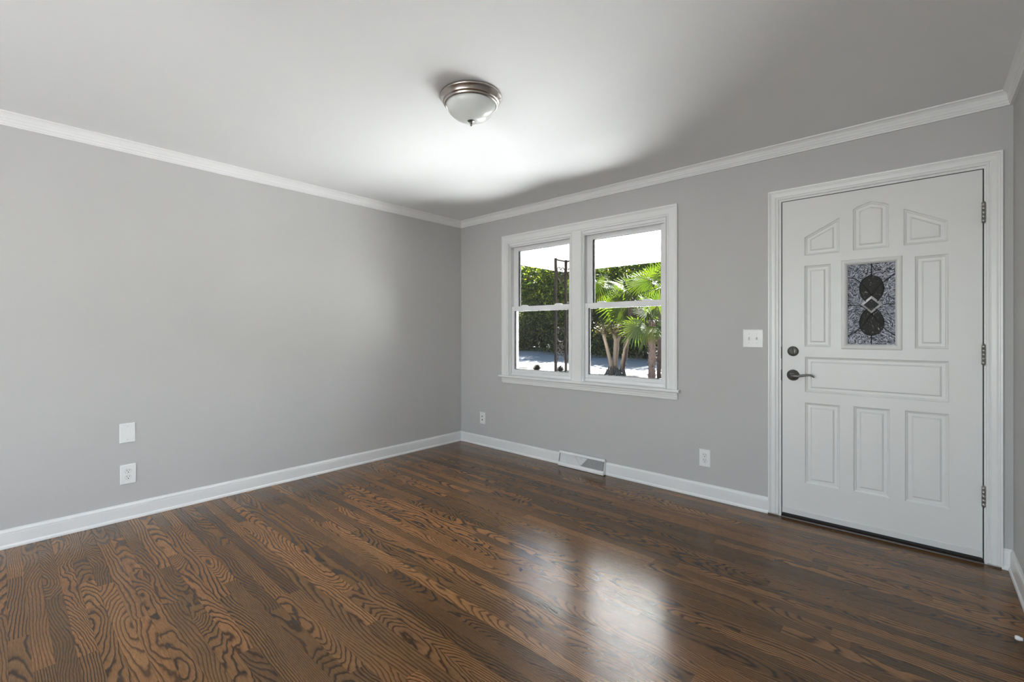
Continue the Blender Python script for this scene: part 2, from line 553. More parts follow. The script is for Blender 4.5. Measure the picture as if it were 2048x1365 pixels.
tag(mb.build('wall_right', M['wall']), 'grey wall at the right edge beside the entry door', 'wall', kind='structure')
mb = MB()
plate(mb, rect(0, -0.4, ROOM_W, 2.62), [rect(1.4, 0.25, 3.9, 2.25)], XY, REAR_Y - WALL_T, REAR_Y)
tag(mb.build('wall_rear', M['wall']), 'grey wall behind the camera with an opening added for a fill lamp', 'wall', kind='structure')
mb = MB(); mb.box((0, REAR_Y, CEIL), (ROOM_W, 0, CEIL + 0.2))
tag(mb.build('ceiling', M['ceiling']), 'smooth white painted ceiling', 'ceiling', kind='structure')

# floor: one mesh of oak strips running along x, each with its own figure
rng = random.Random(7)
BW = 0.0572
me = bpy.data.meshes.new('floor')
vs, fs, uvs, rnd = [], [], [], []
y = 0.0
while y > REAR_Y:
    x = -rng.random() * 0.9
    y2 = max(y - BW, REAR_Y)
    while x < ROOM_W:
        ln = rng.choice((0.35, 0.6, 0.8, 1.1, 1.4, 1.8)) * rng.uniform(0.85, 1.15)
        a, b = max(x, 0), min(x + ln, ROOM_W)
        if b - a > 0.001 and b > 0:
            n = len(vs)
            gp = 0.0004
            vs += [(a + gp, y2 + gp, 0), (b - gp, y2 + gp, 0), (b - gp, y - gp, 0), (a + gp, y - gp, 0)]
            fs.append((n, n + 1, n + 2, n + 3))
            o_ = rng.random() * 40
            uvs += [(a - x + o_, -BW / 2), (b - x + o_, -BW / 2), (b - x + o_, BW / 2), (a - x + o_, BW / 2)]
            rnd.append((rng.random(), rng.random(), rng.random(), 1))
        x += ln
    y = y2
# dark joint bed just under the strips and the slab body
n = len(vs)
vs += [(0, REAR_Y, -0.0012), (ROOM_W, REAR_Y, -0.0012), (ROOM_W, 0.0, -0.0012), (0, 0.0, -0.0012)]
vs += [(0, REAR_Y, -0.1), (ROOM_W, REAR_Y, -0.1), (ROOM_W, 0.0, -0.1), (0, 0.0, -0.1)]
fs += [(n, n + 1, n + 2, n + 3), (n + 7, n + 6, n + 5, n + 4)]
uvs += [(0, 0)] * 8
rnd += [(0, 0, 0, 1)] * 2
me.from_pydata(vs, [], fs)
ul = me.uv_layers.new(name='board')
ca = me.attributes.new('rnd', 'FLOAT_COLOR', 'FACE')
for i, q in enumerate(uvs): ul.data[i].uv = q
for i, q in enumerate(rnd): ca.data[i].color = q
me.materials.append(M['floor'])
fl = bpy.data.objects.new('floor', me)
COL.objects.link(fl)
tag(fl, 'glossy dark brown stained oak strip floor', 'floor', kind='structure')


def run_x(prof, x0, x1, ysign=-1, y0=0.0, m0=1, m1=1):
    """moulding along the back wall: prof = [(projection, z)]; m0/m1: mitre at the ends"""
    b = MB()
    n = len(prof)
    A = [(x0 + m0 * p, y0 - p, z) for p, z in prof]
    B = [(x1 - m1 * p, y0 - p, z) for p, z in prof]
    b.strip([A, B], closed=True)
    b.add(A, [tuple(range(n))]); b.add(B, [tuple(range(n))])
    return b


def run_y(prof, xw, side, y0, y1, m1=1):
    """moulding along a side wall, side = +1 grows to +x"""
    b = MB()
    n = len(prof)
    A = [(xw + side * p, y0, z) for p, z in prof]
    B = [(xw + side * p, y1 - m1 * p, z) for p, z in prof]
    b.strip([A, B], closed=True)
    b.add(A, [tuple(range(n))]); b.add(B, [tuple(range(n))])
    return b


BASE = [(0, 0), (0.019, 0), (0.019, 0.008), (0.017, 0.014), (0.0135, 0.0185), (0.0125, 0.020), (0.0125, 0.078), (0.0115, 0.081), (0.0125, 0.085), (0.011, 0.092), (0.007, 0.098), (0.005, 0.104), (0, 0.104)]
CROWN = [(0, 2.346), (0.013, 2.346), (0.014, 2.352), (0.0175, 2.356), (0.0175, 2.366), (0.021, 2.370), (0.0215, 2.384), (0.024, 2.388), (0.024, 2.393), (0.017, 2.3935), (0.017, 2.396), (0.022, 2.402), (0.030, 2.410), (0.038, 2.415), (0.040, CEIL), (0, CEIL)]
CAS_L, CAS_R = 3.037, 4.096
tag(run_x(BASE, 0, CAS_L + 0.001, m1=0).build('baseboard_back', M['trim']), 'white baseboard running from the corner to the entry door', 'baseboard', kind='structure')
tag(run_x(BASE, CAS_R, ROOM_W, m0=0).build('baseboard_beside_door', M['trim']), 'short scrap of white baseboard between door casing and right wall', 'baseboard', kind='structure')
tag(run_y(BASE, 0, 1, REAR_Y, 0).build('baseboard_left', M['trim']), 'white baseboard along the long left wall', 'baseboard', kind='structure')
tag(run_y(BASE, ROOM_W, -1, REAR_Y, 0).build('baseboard_right', M['trim']), 'white baseboard along the right wall', 'baseboard', kind='structure')
tag(run_x(CROWN, 0, ROOM_W).build('trim_1', M['trim']), 'white crown moulding above the window and door', 'crown moulding', kind='structure')
tag(run_y(CROWN, 0, 1, REAR_Y, 0).build('trim_2', M['trim']), 'white crown moulding along the left wall', 'crown moulding', kind='structure')
tag(run_y(CROWN, ROOM_W, -1, REAR_Y, 0).build('trim_3', M['trim']), 'white crown moulding along the right wall', 'crown moulding', kind='structure')


def casing_profile(W):
    """(distance outwards from the inner edge, projection from the wall)"""
    return [(0, 0), (0, 0.009), (0.002, 0.011), (0.010, 0.011), (0.012, 0.008), (0.0145, 0.008), (0.017, 0.012), (0.021, 0.013), (0.40 * W, 0.0135),
            (0.62 * W, 0.0145), (0.72 * W, 0.0135), (0.74 * W, 0.016), (0.80 * W, 0.0165), (0.84 * W, 0.021), (0.97 * W, 0.022), (W, 0.0205), (W, 0)]


def u_casing(x0, x1, z0, z1, W, y0=0.0):
    """casing round three sides of an opening, mitred at the top corners; x0..x1 / z1 = the inner edges"""
    b = MB()
    pr = casing_profile(W)
    rows = [[(x0 - d, y0 - h, z0) for d, h in pr], [(x0 - d, y0 - h, z1 + d) for d, h in pr],
            [(x1 + d, y0 - h, z1 + d) for d, h in pr], [(x1 + d, y0 - h, z0) for d, h in pr]]
    b.strip(rows, closed=True)
    n = len(pr)
    b.add(rows[0], [tuple(range(n))]); b.add(rows[3], [tuple(range(n))])
    return b


# ------------------------------------------------------------------ window
win = empty('window_1', (0, 0, 0), 'white double window with two side by side vertical sliding sashes', 'window', kind='structure')
b = u_casing(0.715, 2.348, 0.766, 2.083, 0.083)
b.build('casing', M['trim'], win)
# mullion between the two units
b = MB()
pr = [(1.463, 0.06), (1.463, -0.006), (1.478, -0.012), (1.486, -0.017), (1.572, -0.017), (1.580, -0.012), (1.584, -0.004), (1.584, 0.06)]
b.prism(pr, lambda a, c, t: (a, c, t), 0.766, 2.083)
b.build('mullion', M['trim'], win)
# jambs, head and sloping sill
b = MB()
for x0, x1 in ((0.72, 1.463), (1.584, 2.335)):
    b.box((x0, 0.0, 2.060), (x1, 0.12, 2.086))
    b.box((x0, 0.012, 2.047), (x1, 0.045, 2.060))
    b.prism([(0.0, 0.768), (0.02, 0.775), (0.028, 0.798), (0.12, 0.800), (0.12, 0.745), (0, 0.745)], lambda a, c, t: (t, a, c), x0, x1)
    b.box((x0, -0.002, 0.766), (x0 + 0.008, 0.12, 2.06))
    b.box((x1 - 0.008, -0.002, 0.766), (x1, 0.12, 2.06))
    b.box((x0 + 0.008, 0.006, 0.79), (x0 + 0.014, 0.020, 2.06))
    b.box((x1 - 0.014, 0.006, 0.79), (x1 - 0.008, 0.020, 2.06))
b.build('frame', M['vinyl'], win)
# stool and apron
b = MB()
b.prism([(0.0, 0.745), (-0.040, 0.745), (-0.0455, 0.749), (-0.047, 0.755), (-0.0455, 0.762), (-0.040, 0.767), (0.0, 0.768)], lambda a, c, t: (t, a, c), 0.607, 2.452)
b.build('stool', M['trim'], win)
b = MB()
b.prism([(0, 0.688), (-0.010, 0.688), (-0.013, 0.694), (-0.012, 0.703), (-0.016, 0.706), (-0.016, 0.722), (-0.020, 0.726), (-0.020, 0.7405), (-0.0235, 0.745), (0, 0.745)],
        lambda a, c, t: (t, a, c), 0.630, 2.432)
b.build('apron', M['trim'], win)


def sash(x0, x1, z0, z1, y0, y1, stile, rail_b, rail_t, name, spacer_w):
    s_ = MB()
    s_.box((x0, y0, z0), (x0 + stile, y1, z1)); s_.box((x1 - stile, y0, z0), (x1, y1, z1))
    s_.box((x0 + stile, y0, z0), (x1 - stile, y1, z0 + rail_b)); s_.box((x0 + stile, y0, z1 - rail_t), (x1 - stile, y1, z1))
    o = s_.build(name, M['vinyl'], win, bevel=0.002)
    ax0, ax1, az0, az1 = x0 + stile, x1 - stile, z0 + rail_b, z1 - rail_t
    ym = (y0 + y1) / 2
    # glazing bead with its dark spacer
    g = MB()
    for c0, c1 in (((ax0, ym - 0.006, az0), (ax0 + spacer_w, ym + 0.012, az1)), ((ax1 - 0.004, ym - 0.006, az0), (ax1, ym + 0.012, az1)),
                   ((ax0, ym - 0.006, az0), (ax1, ym + 0.012, az0 + 0.003)), ((ax0, ym - 0.006, az1 - 0.003), (ax1, ym + 0.012, az1))):
        g.box(c0, c1)
    g.build('gasket', M['gasket'], o)
    p = MB(); p.box((ax0, ym - 0.002, az0), (ax1, ym + 0.002, az1))
    p.build('pane', M['glass'], o)
    return o


for x0, x1 in ((0.728, 1.458), (1.590, 2.327)):
    sash(x0, x1, 1.408, 2.0605, 0.060, 0.092, 0.058, 0.036, 0.050, 'upper_sash', 0.012)
    lo = sash(x0 - 0.006, x1 + 0.006, 0.800, 1.453, 0.022, 0.056, 0.044, 0.030, 0.044, 'lower_sash', 0.008)
    for fx in (0.22, 0.78):
        c = x0 + (x1 - x0) * fx
        k = MB()
        k.prism([(-0.042, 0), (0.042, 0), (0.040, 0.006), (0.018, 0.013), (-0.018, 0.014), (-0.038, 0.007)], lambda a, cc, t: (c + a, t, 1.453 + cc), 0.028, 0.052)
        k.build('sash_lock', M['vinyl'], lo, bevel=0.0015)

# invented glazed opening behind the camera, added for the rear fill lamp
w2 = empty('added_window_rear', (1.1, REAR_Y, 0), 'large white framed opening added behind the camera for a fill lamp', 'window', kind='structure')
b = MB()
for c0, c1 in (((0.3, -0.1, 0.25), (0.36, -0.02, 2.25)), ((2.74, -0.1, 0.25), (2.8, -0.02, 2.25)), ((1.52, -0.1, 0.31), (1.58, -0.02, 2.19)), ((0.36, -0.1, 0.25), (2.74, -0.02, 0.31)), ((0.36, -0.1, 2.19), (2.74, -0.02, 2.25))):
    b.box(c0, c1)
b.build('frame', M['vinyl'], w2)
for x0, x1 in ((0.36, 1.52), (1.58, 2.74)):
    b = MB(); b.box((x0, -0.062, 0.31), (x1, -0.058, 2.19)); b.build('pane', M['glass'], w2)

w3 = empty('added_window_side', (ROOM_W, -5.275, 0), 'white framed side window added behind the camera for a fill lamp', 'window', kind='structure')  # invented window, made to hold the side fill lamp
b = MB()
for c0, c1 in (((0.02, -0.825, 0.4), (0.1, -0.775, 2.2)), ((0.02, 0.775, 0.4), (0.1, 0.825, 2.2)), ((0.02, -0.775, 0.4), (0.1, 0.775, 0.45)), ((0.02, -0.775, 2.15), (0.1, 0.775, 2.2))):
    b.box(c0, c1)
b.build('frame', M['vinyl'], w3)
b = MB(); b.box((0.058, -0.775, 0.45), (0.062, 0.775, 2.15)); b.build('pane', M['glass'], w3)

# ------------------------------------------------------------------ entry door
fr = empty('trim_4', (0, 0, 0), 'white moulded casing and jambs round the entry door', 'door frame', kind='structure')
u_casing(3.099, 4.041, 0.011, 2.063, 0.060).build('casing', M['trim'], fr)
b = MB()
b.box((3.098, 0.0, -0.06), (3.1125, 0.13, 2.062)); b.box((4.0345, 0.0, -0.06), (4.046, 0.13, 2.062)); b.box((3.1125, -0.001, 2.050), (4.0345, 0.13, 2.062))
b.box((3.1125, 0.050, 0.02), (3.125, 0.10, 2.05)); b.box((4.022, 0.050, 0.02), (4.0345, 0.10, 2.05)); b.box((3.125, 0.050, 2.038), (4.022, 0.10, 2.05))
b.build('jamb', M['trim'], fr)
b = MB()
b.box((3.1126, 0.012, -0.03), (3.1170, 0.049, 2.049)); b.box((4.0300, 0.012, -0.03), (4.0344, 0.049, 2.049)); b.box((3.1170, 0.012, 2.0465), (4.0300, 0.049, 2.0498))
b.build('weatherstrip', M['black'], fr)
b = MB()
b.box((3.110, -0.002, 1.028), (3.1128, 0.03, 1.105)); b.box((3.110, -0.002, 0.885), (3.1128, 0.03, 0.955))
b.build('strike_plate', M['pewter'], fr)
b = MB()
b.prism([(-0.012, 0.0), (-0.010, 0.006), (0.005, 0.012), (0.09, 0.014), (0.14, 0.0), (0.14, -0.05), (0, -0.05)], lambda a, c, t: (t, a, c), 3.1126, 4.0344)
tag(b.build('trim_5', simple('worn_dark_threshold', (0.035, 0.022, 0.016), 0.4, noise=0.5, nscale=30)), 'dark worn threshold under the entry door', 'threshold', kind='structure')

DL, DR, DB, DT = 3.1175, 4.0295, 0.022, 2.046
door = empty('door_1', (DR, 0.004, DB), 'white panelled entry door with a small leaded glass light', 'door', kind='structure')
DM = Matrix.Translation((-DR, -0.004, -DB))
panels = [
    [(3.241, 1.686), (3.422, 1.686), (3.422, 1.898), (3.241, 1.801)],
    [(3.488, 1.689), (3.654, 1.689), (3.654, 1.934), (3.630, 1.950), (3.571, 1.968), (3.512, 1.950), (3.488, 1.934)],
    [(3.718, 1.690), (3.900, 1.690), (3.900, 1.802), (3.718, 1.899)],
    rect(3.241, 1.108, 3.378, 1.620), rect(3.766, 1.109, 3.902, 1.623),
    rect(3.244, 0.820, 3.904, 1.043),
    rect(3.244, 0.240, 3.424, 0.753), rect(3.491, 0.245, 3.659, 0.756), rect(3.724, 0.246, 3.904, 0.758)]
GX0, GX1, GZ0, GZ1 = 3.459, 3.685, 1.125, 1.607
b = MB()
LOC = lambda a, c, t: (a - DR, t, c - DB)
plate(b, rect(DL, DB, DR, DT), panels + [rect(GX0 - 0.006, GZ0 - 0.006, GX1 + 0.006, GZ1 + 0.006)], LOC, 0.0, 0.014)
plate(b, rect(DL, DB, DR, DT), [rect(GX0 - 0.006, GZ0 - 0.006, GX1 + 0.006, GZ1 + 0.006)], LOC, 0.014, 0.042)
for pl in panels:
    rings = []
    for d, t in ((0.0, 0.0), (0.004, 0.006), (0.011, 0.0085), (0.013, 0.0125), (0.028, 0.0125), (0.034, 0.0075), (0.0365, 0.0055), (0.038, 0.0055)):
        rings.append([LOC(a, c, t) for a, c in inset(pl, d)])
    b.strip(rings, closed=True)
    b.add(rings[-1], [tuple(range(len(pl)))])
b.build('door_leaf', M['door'], door)
# moulding round the glass
b = MB()
rings = []
for d, t in ((0.028, 0.0), (0.027, -0.006), (0.022, -0.010), (0.014, -0.0115), (0.006, -0.009), (0.001, -0.003), (-0.003, 0.004), (-0.003, 0.020), (0.006, 0.020)):
    rings.append([LOC(a, c, t) for a, c in rect(GX0 - d, GZ0 - d, GX1 + d, GZ1 + d)])
b.strip(rings, closed=True)
b.build('glass_moulding', M['door'], door)
# leaded light: chipped ground, two clear ovals (egg shapes), bevelled diamond, came lines
gcx, gcz = (GX0 + GX1) / 2 + 0.002, 1.362


def egg(zc, up, n=24):
    """pointed oval 0.116 wide, one end towards the diamond"""
    out = []
    for k in range(n):
        a = 2 * PI * k / n
        s_ = math.sin(a)
        out.append((gcx + 0.056 * math.cos(a) * (1 + 0.10 * s_ * up), zc + 0.081 * s_))
    return out


eggs = [egg(1.452, 1), egg(1.262, -1)]
DW, DH = 0.053, 0.053
dia = [(gcx - DW, gcz), (gcx, gcz - DH), (gcx + DW, gcz), (gcx, gcz + DH)]
b = MB()
b.add([LOC(a, c, 0.022) for a, c in rect(GX0, GZ0, GX1, GZ1)] + [LOC(a, c, 0.025) for a, c in rect(GX0, GZ0, GX1, GZ1)],
      [(0, 1, 2, 3), (7, 6, 5, 4), (0, 1, 5, 4), (1, 2, 6, 5), (2, 3, 7, 6), (3, 0, 4, 7)])
gl = b.build('pane', M['chipglass'], door)
for eg in eggs:
    b = MB(); b.prism(eg, LOC, 0.0195, 0.0215); b.build('oval_glass', M['clearglass'], gl)
b = MB()
rings = [[LOC(a, c, 0.019) for a, c in dia], [LOC(a, c, 0.0145) for a, c in inset(dia, 0.012)]]
b.strip(rings, closed=True)
b.build('diamond_bevel', M['bevelglass'], gl)
b = MB(); b.prism(inset(dia, 0.012), LOC, 0.0145, 0.018); b.build('diamond_pane', M['diamond'], gl)
b = MB()


def came(pts, r=0.0024, y=0.0185):
    b.tube([LOC(a, c, y) for a, c in pts], r, 6)


for eg in eggs: came(eg + eg[:1])
came(dia + dia[:1], 0.0022, 0.0175)
came([(gcx, GZ1), (gcx, 1.533)]); came([(gcx, GZ0), (gcx, 1.181)])
came([(GX0, gcz - 0.003), (gcx - DW, gcz)]); came([(gcx + DW, gcz), (GX1, gcz + 0.002)])


def arc(p0, p1, bulge, n=10):
    out = []
    for k in range(n + 1):
        t = k / n
        x_, z_ = p0[0] + (p1[0] - p0[0]) * t, p0[1] + (p1[1] - p0[1]) * t
        out.append((x_, z_ + bulge * math.sin(PI * t)))
    return out


came(arc((GX0, 1.530), (gcx, 1.416), 0.030)); came(arc((gcx, 1.416), (GX1, 1.540), 0.014))
came(arc((GX0, 1.176), (gcx, 1.310), -0.022)); came(arc((gcx, 1.310), (GX1, 1.180), -0.018))
for z_ in (GZ0 + 0.001, GZ1 - 0.001): came([(GX0, z_), (GX1, z_)], 0.002)
for x_ in (GX0 + 0.001, GX1 - 0.001): came([(x_, GZ0), (x_, GZ1)], 0.002)
b.build('lead_came', M['lead'], gl)
b = MB(); b.prism(rect(3.511, 1.132, 3.629, 1.164), LOC, 0.0262, 0.0275)
b.build('dark_label', M['black'], gl)
# sweep strip and rubber at the foot
b = MB(); b.prism([(-0.003, 0.028), (-0.0055, 0.060), (0.0, 0.063), (0.0, 0.028)], lambda a, c, t: (t - DR, a, c - DB), DL, DR)
b.build('door_sweep', M['door'], door)
b = MB(); b.prism([(-0.002, 0.0145), (-0.002, 0.028), (0.03, 0.028), (0.03, 0.0145)], lambda a, c, t: (t - DR, a, c - DB), DL + 0.002, DR - 0.002)
b.build('rubber_seal', M['black'], door)
# hinges
for zc in (1.8205, 1.0835, 0.3495):
    b = MB()
    zz = zc - DB
    for k in range(5):
        z0 = zz - 0.0525 + k * 0.021
        b.tube([(0.0025, -0.0105, z0 + 0.0006), (0.0025, -0.0105, z0 + 0.0204)], 0.0075, 14)
    b.tube([(0.0025, -0.0105, zz - 0.057), (0.0025, -0.0105, zz + 0.057)], 0.0048, 10)
    b.box((-0.003, -0.004, zz - 0.05), (0.0055, -0.0035, zz + 0.05))
    b.build('hinge', M['steel'], door)
# deadbolt
fwd = Matrix.Rotation(PI / 2, 4, 'X')       # spins the lathe axis to -y
b = MB()
b.lathe([(0.0, 0.016), (0.024, 0.015), (0.0305, 0.009), (0.032, 0.002), (0.032, 0.0)], 40, Matrix.Translation((3.1785 - DR, 0, 1.077 - DB)) @ fwd)
db = b.build('deadbolt', M['pewter'], door)
b = MB()
tz = 1.077 - DB; tx = 3.1785 - DR
b.prism([(-0.0055, 0.0), (-0.0035, 0.019), (0.0, 0.021), (0.0035, 0.019), (0.0055, 0.0), (0.0035, -0.019), (0, -0.021), (-0.0035, -0.019)],
        lambda a, c, t: (tx + a * 1.15, t, tz + c), -0.030, -0.014)
b.build('thumb_turn', M['turn'], db, bevel=0.001)
b = MB()
for sx_ in (-0.018, 0.018):
    b.lathe([(0, 0.017), (0.0022, 0.0165), (0.0028, 0.014)], 10, Matrix.Translation((tx + sx_, 0, tz)) @ fwd)
b.build('screw', M['nickel'], db)
# lever
lx, lz = 3.179 - DR, 0.9235 - DB
b = MB()
b.lathe([(0.0, 0.024), (0.012, 0.0235), (0.017, 0.021), (0.022, 0.017), (0.030, 0.011), (0.0355, 0.004), (0.0355, 0.0)], 44, Matrix.Translation((lx, 0, lz)) @ fwd)
hb = b.build('handle', M['pewter'], door)
b = MB()
b.tube([(lx, -0.018, lz), (lx, -0.052, lz)], [0.0125, 0.011], 18)
pts = [(-0.008, -0.053, 0.0), (0.012, -0.056, -0.001), (0.035, -0.057, -0.001), (0.058, -0.055, 0.003), (0.080, -0.052, 0.008), (0.098, -0.050, 0.008), (0.113, -0.048, 0.001), (0.121, -0.047, -0.006)]
b.tube([(lx + p[0], p[1], lz + p[2]) for p in pts], [0.0095, 0.0095, 0.0085, 0.0072, 0.0062, 0.0055, 0.005, 0.003], 12)
b.build('lever', M['pewter'], hb)
b = MB(); b.lathe([(0, 0.0665), (0.004, 0.066), (0.0045, 0.058)], 14, Matrix.Translation((lx - 0.001, 0, lz)) @ fwd)
b.build('lock_button', M['nickel'], hb)

# ------------------------------------------------------------------ ceiling light
fx = empty('ceiling_light', (2.057, -1.774, CEIL), 'round flush ceiling light with nickel rim and frosted glass bowl', 'ceiling light')
b = MB()
b.lathe([(0.0, 0.0), (0.156, 0.0), (0.1595, -0.004), (0.1595, -0.011), (0.157, -0.015), (0.152, -0.018), (0.146, -0.034), (0.1435, -0.038), (0.140, -0.039), (0.1385, -0.041), (0.139, -0.046),
         (0.136, -0.050), (0.130, -0.0515), (0.128, -0.048), (0.128, -0.03)], 96)
b.build('rim', M['nickel'], fx)
b = MB(); b.lathe([(0.1275, -0.032), (0.12, -0.028), (0.0, -0.028)], 48)
b.build('reflector_pan', M['enamel'], fx)
b = MB()
pr = []
for k in range(19):
    a = PI / 2 * k / 18
    pr.append((0.1275 * math.cos(a) ** 0.9 if k < 18 else 0.004, -0.046 - 0.082 * math.sin(a) ** 1.15))
pr2 = [(max(0.003, r - 0.004), z + 0.004) for r, z in pr]
b.lathe(pr + pr2[::-1], 96)
b.build('bowl', M['frosted'], fx)
b = MB()
b.lathe([(0.0, -0.125), (0.0175, -0.126), (0.019, -0.1285), (0.0165, -0.131), (0.009, -0.133), (0.0055, -0.137), (0.0075, -0.140), (0.0065, -0.144), (0.0035, -0.147), (0.005, -0.150), (0.004, -0.153), (0.0, -0.156)], 28)
b.build('finial', M['pewter'], fx)
for sx_ in (-1, 1):
    b = MB()
    mt = Matrix.Translation((0.012 * sx_, 0.052 * sx_, -0.062)) @ Matrix.Rotation(PI / 2 * -sx_, 4, 'X')
    b.lathe([(0.0, 0.06), (0.016, 0.056), (0.026, 0.044), (0.029, 0.03), (0.026, 0.014), (0.015, 0.0), (0.013, -0.03), (0.0, -0.03)], 24, Matrix.Translation((0.012 * sx_, 0.012 * sx_, -0.066)) @ Matrix.Rotation(-PI / 2 * sx_, 4, 'X'))
    b.build('bulb', M['bulb'], fx)

# ------------------------------------------------------------------ wall plates


def plate_mb(w, h, t=0.006):
    """bevelled plate in local x-z, standing out to -y"""
    b = MB()
    rings = []
    for d, o in ((0, 0), (0, 0.0025), (0.003, t), (0.0045, t)):
        rings.append([(a, -o, c) for a, c in rect(-w / 2 + d, -h / 2 + d, w / 2 - d, h / 2 - d)])
    b.strip(rings, closed=True)
    b.add(rings[-1], [(0, 1, 2, 3)]); b.add(rings[0], [(0, 1, 2, 3)])
    return b


def disc(b, x, z, r, y0, y1, n=14):
    b.prism([(x + r * math.cos(2 * PI * k / n), z + r * math.sin(2 * PI * k / n)) for k in range(n)], lambda a, c, t: (a, t, c), y0, y1)


def face_outline(zc, r=0.0152, cut=0.0132):
    out = []
    for k in range(28):
        a = 2 * PI * k / 28
        out.append((r * math.cos(a), zc + max(-cut, min(cut, r * math.sin(a)))))
    return out


def outlet(loc, rz, label):
    t = empty('power_outlet', loc, label, 'outlet', 'duplex outlets low on the walls', rz=rz)
    plate_mb(0.079, 0.124).build('cover_plate', M['plastic'], t)
    for zc in (0.0195, -0.0195):
        b = MB(); b.prism(face_outline(zc), lambda a, c, q: (a, q, c), -0.0075, -0.0055)
        so = b.build('socket', M['plastic'], t, bevel=0.0008)
        b = MB()
        b.box((-0.0078, -0.0079, zc + 0.001), (-0.0052, -0.007, zc + 0.0095)); b.box((0.0052, -0.0079, zc + 0.002), (0.0076, -0.007, zc + 0.0088))
        disc(b, 0, zc - 0.0065, 0.0029, -0.0079, -0.007)
        b.build('slots', M['slot'], so)
        g = MB()
        ol, il = face_outline(zc, 0.0160, 0.0140), face_outline(zc)
        g.strip([[(a, -0.0062, c) for a, c in ol], [(a, -0.0062, c) for a, c in il]], closed=True)
        g.build('joint', M['seam'], so)
    b = MB(); disc(b, 0, 0, 0.0032, -0.0072, -0.006); b.build('screw', M['plastic'], t)
    return t


outlet((0.0, -2.851, 0.290), PI / 2, 'white duplex outlet on the left wall below the blank plate')
outlet((2.628, 0.0, 0.2885), 0, 'white duplex outlet on the wall between floor vent and entry door')
bp_ = empty('blank_wall_plate', (0.0, -2.854, 0.5545), 'white blank cover plate on the left wall above an outlet', 'wall plate', rz=PI / 2)
plate_mb(0.079, 0.124).build('cover_plate', M['plastic'], bp_)
for zc in (0.042, -0.042):
    b = MB(); disc(b, 0, zc, 0.0032, -0.0068, -0.0055); b.build('screw', simple('painted_screw', (0.62, 0.62, 0.61), 0.4), bp_)
jp = empty('jack_plate', (0.340, 0.0, 0.2905), 'small white jack plate near the room corner, round port over square port', 'wall plate')
plate_mb(0.079, 0.124).build('cover_plate', M['plastic'], jp)
b = MB()
b.tube([(0, -0.005, 0.018), (0, -0.014, 0.018)], 0.0075, 14)
b.build('coax_port', M['steel'], jp)
b = MB(); plate(b, rect(-0.011, -0.029, 0.011, -0.009), [rect(-0.008, -0.026, 0.008, -0.013)], lambda a, c, t: (a, t, c), -0.008, -0.0055)
pt = b.build('phone_port', M['plastic'], jp)
b = MB(); b.box((-0.008, -0.0066, -0.026), (0.008, -0.0062, -0.013)); b.build('port_hole', M['slot'], pt)

sw = empty('light_switch', (2.945, 0.0, 1.157), 'white double toggle switch plate left of the entry door', 'light switch')
plate_mb(0.124, 0.122).build('cover_plate', M['plastic'], sw)
for xc in (-0.023, 0.023):
    b = MB(); b.prism([(-0.006, 0.013), (-0.006, -0.013), (-0.0063, -0.013), (-0.0063, 0.013)], lambda a, c, t: (t, a, c), xc - 0.0052, xc + 0.0052)
    b.prism([(-0.006, 0.010), (-0.006, -0.010), (-0.009, -0.010), (-0.021, -0.009), (-0.022, -0.004), (-0.010, 0.006)], lambda a, c, t: (t, a, c), xc - 0.0042, xc + 0.0042)
    b.build('toggle', M['plastic'], sw, bevel=0.0008)
    for zc in (0.030, -0.030):
        b = MB(); disc(b, xc, zc, 0.003, -0.0068, -0.0055); b.build('screw', simple('switch_screw', (0.66, 0.66, 0.65), 0.4), sw)

# ------------------------------------------------------------------ baseboard register
rg = empty('floor_vent', (1.592, 0.0, 0.0), 'white metal baseboard vent with slatted sloping front under the window', 'vent')
HW = 0.2325
# slope of the front: from (y=-0.055, z=0.016) up to (y=-0.030, z=0.128)
FA, FB = Vector((0, -0.0555, 0.020)), Vector((0, -0.030, 0.128))
b = MB()
for sx_ in (-1, 1):
    xa, xb = (HW - 0.004) * sx_, HW * sx_
    b.prism([(-0.0126, 0.003), (-0.056, 0.003), (-0.0575, 0.018), (-0.031, 0.130), (-0.0126, 0.130)], lambda a, c, t: (t, a, c), xa, xb)
b.prism([(-0.0126, 0.130), (-0.031, 0.130), (-0.036, 0.112), (-0.0345, 0.1115), (-0.029, 0.1265), (-0.0126, 0.1275)], lambda a, c, t: (t, a, c), -HW, HW)
b.prism([(-0.014, 0.003), (-0.056, 0.003), (-0.0585, 0.018), (-0.0525, 0.038), (-0.051, 0.0375), (-0.055, 0.0185), (-0.052, 0.006), (-0.014, 0.006)], lambda a, c, t: (t, a, c), -HW, HW)
b.build('housing', M['enamel'], rg)
b = MB(); b.prism([(-0.016, 0.010), (-0.030, 0.010), (-0.018, 0.122), (-0.016, 0.122)], lambda a, c, t: (t, a, c), -HW + 0.005, HW - 0.005)
b.build('back_pan', simple('shaded_metal', (0.35, 0.35, 0.35), 0.5), rg)


def on_face(x_, t, off=0.0):
    """point on the sloping front, t from 0 (bottom) to 1 (top)"""
    p = FA.lerp(FB, t)
    nrm = Vector((0, -(FB - FA).z, (FB - FA).y)).normalized()
    return Vector((x_, p.y, p.z)) + nrm * off


T0, T1 = 0.14, 0.86
TRI = 0.068                                       # half width of the centre triangle at the top
b = MB()


def fin(x_, ta, tb, ang):
    p, q = on_face(x_, ta), on_face(x_, tb)
    d = Vector((math.sin(ang), math.cos(ang), 0)) * 0.012
    s_ = Vector((math.cos(ang), -math.sin(ang), 0)) * 0.0009
    vs = [p - s_, p + s_, p + s_ + d, p - s_ + d, q - s_, q + s_, q + s_ + d, q - s_ + d]
    b.add(vs, [(0, 1, 2, 3), (7, 6, 5, 4), (0, 4, 5, 1), (1, 5, 6, 2), (2, 6, 7, 3), (3, 7, 4, 0)])


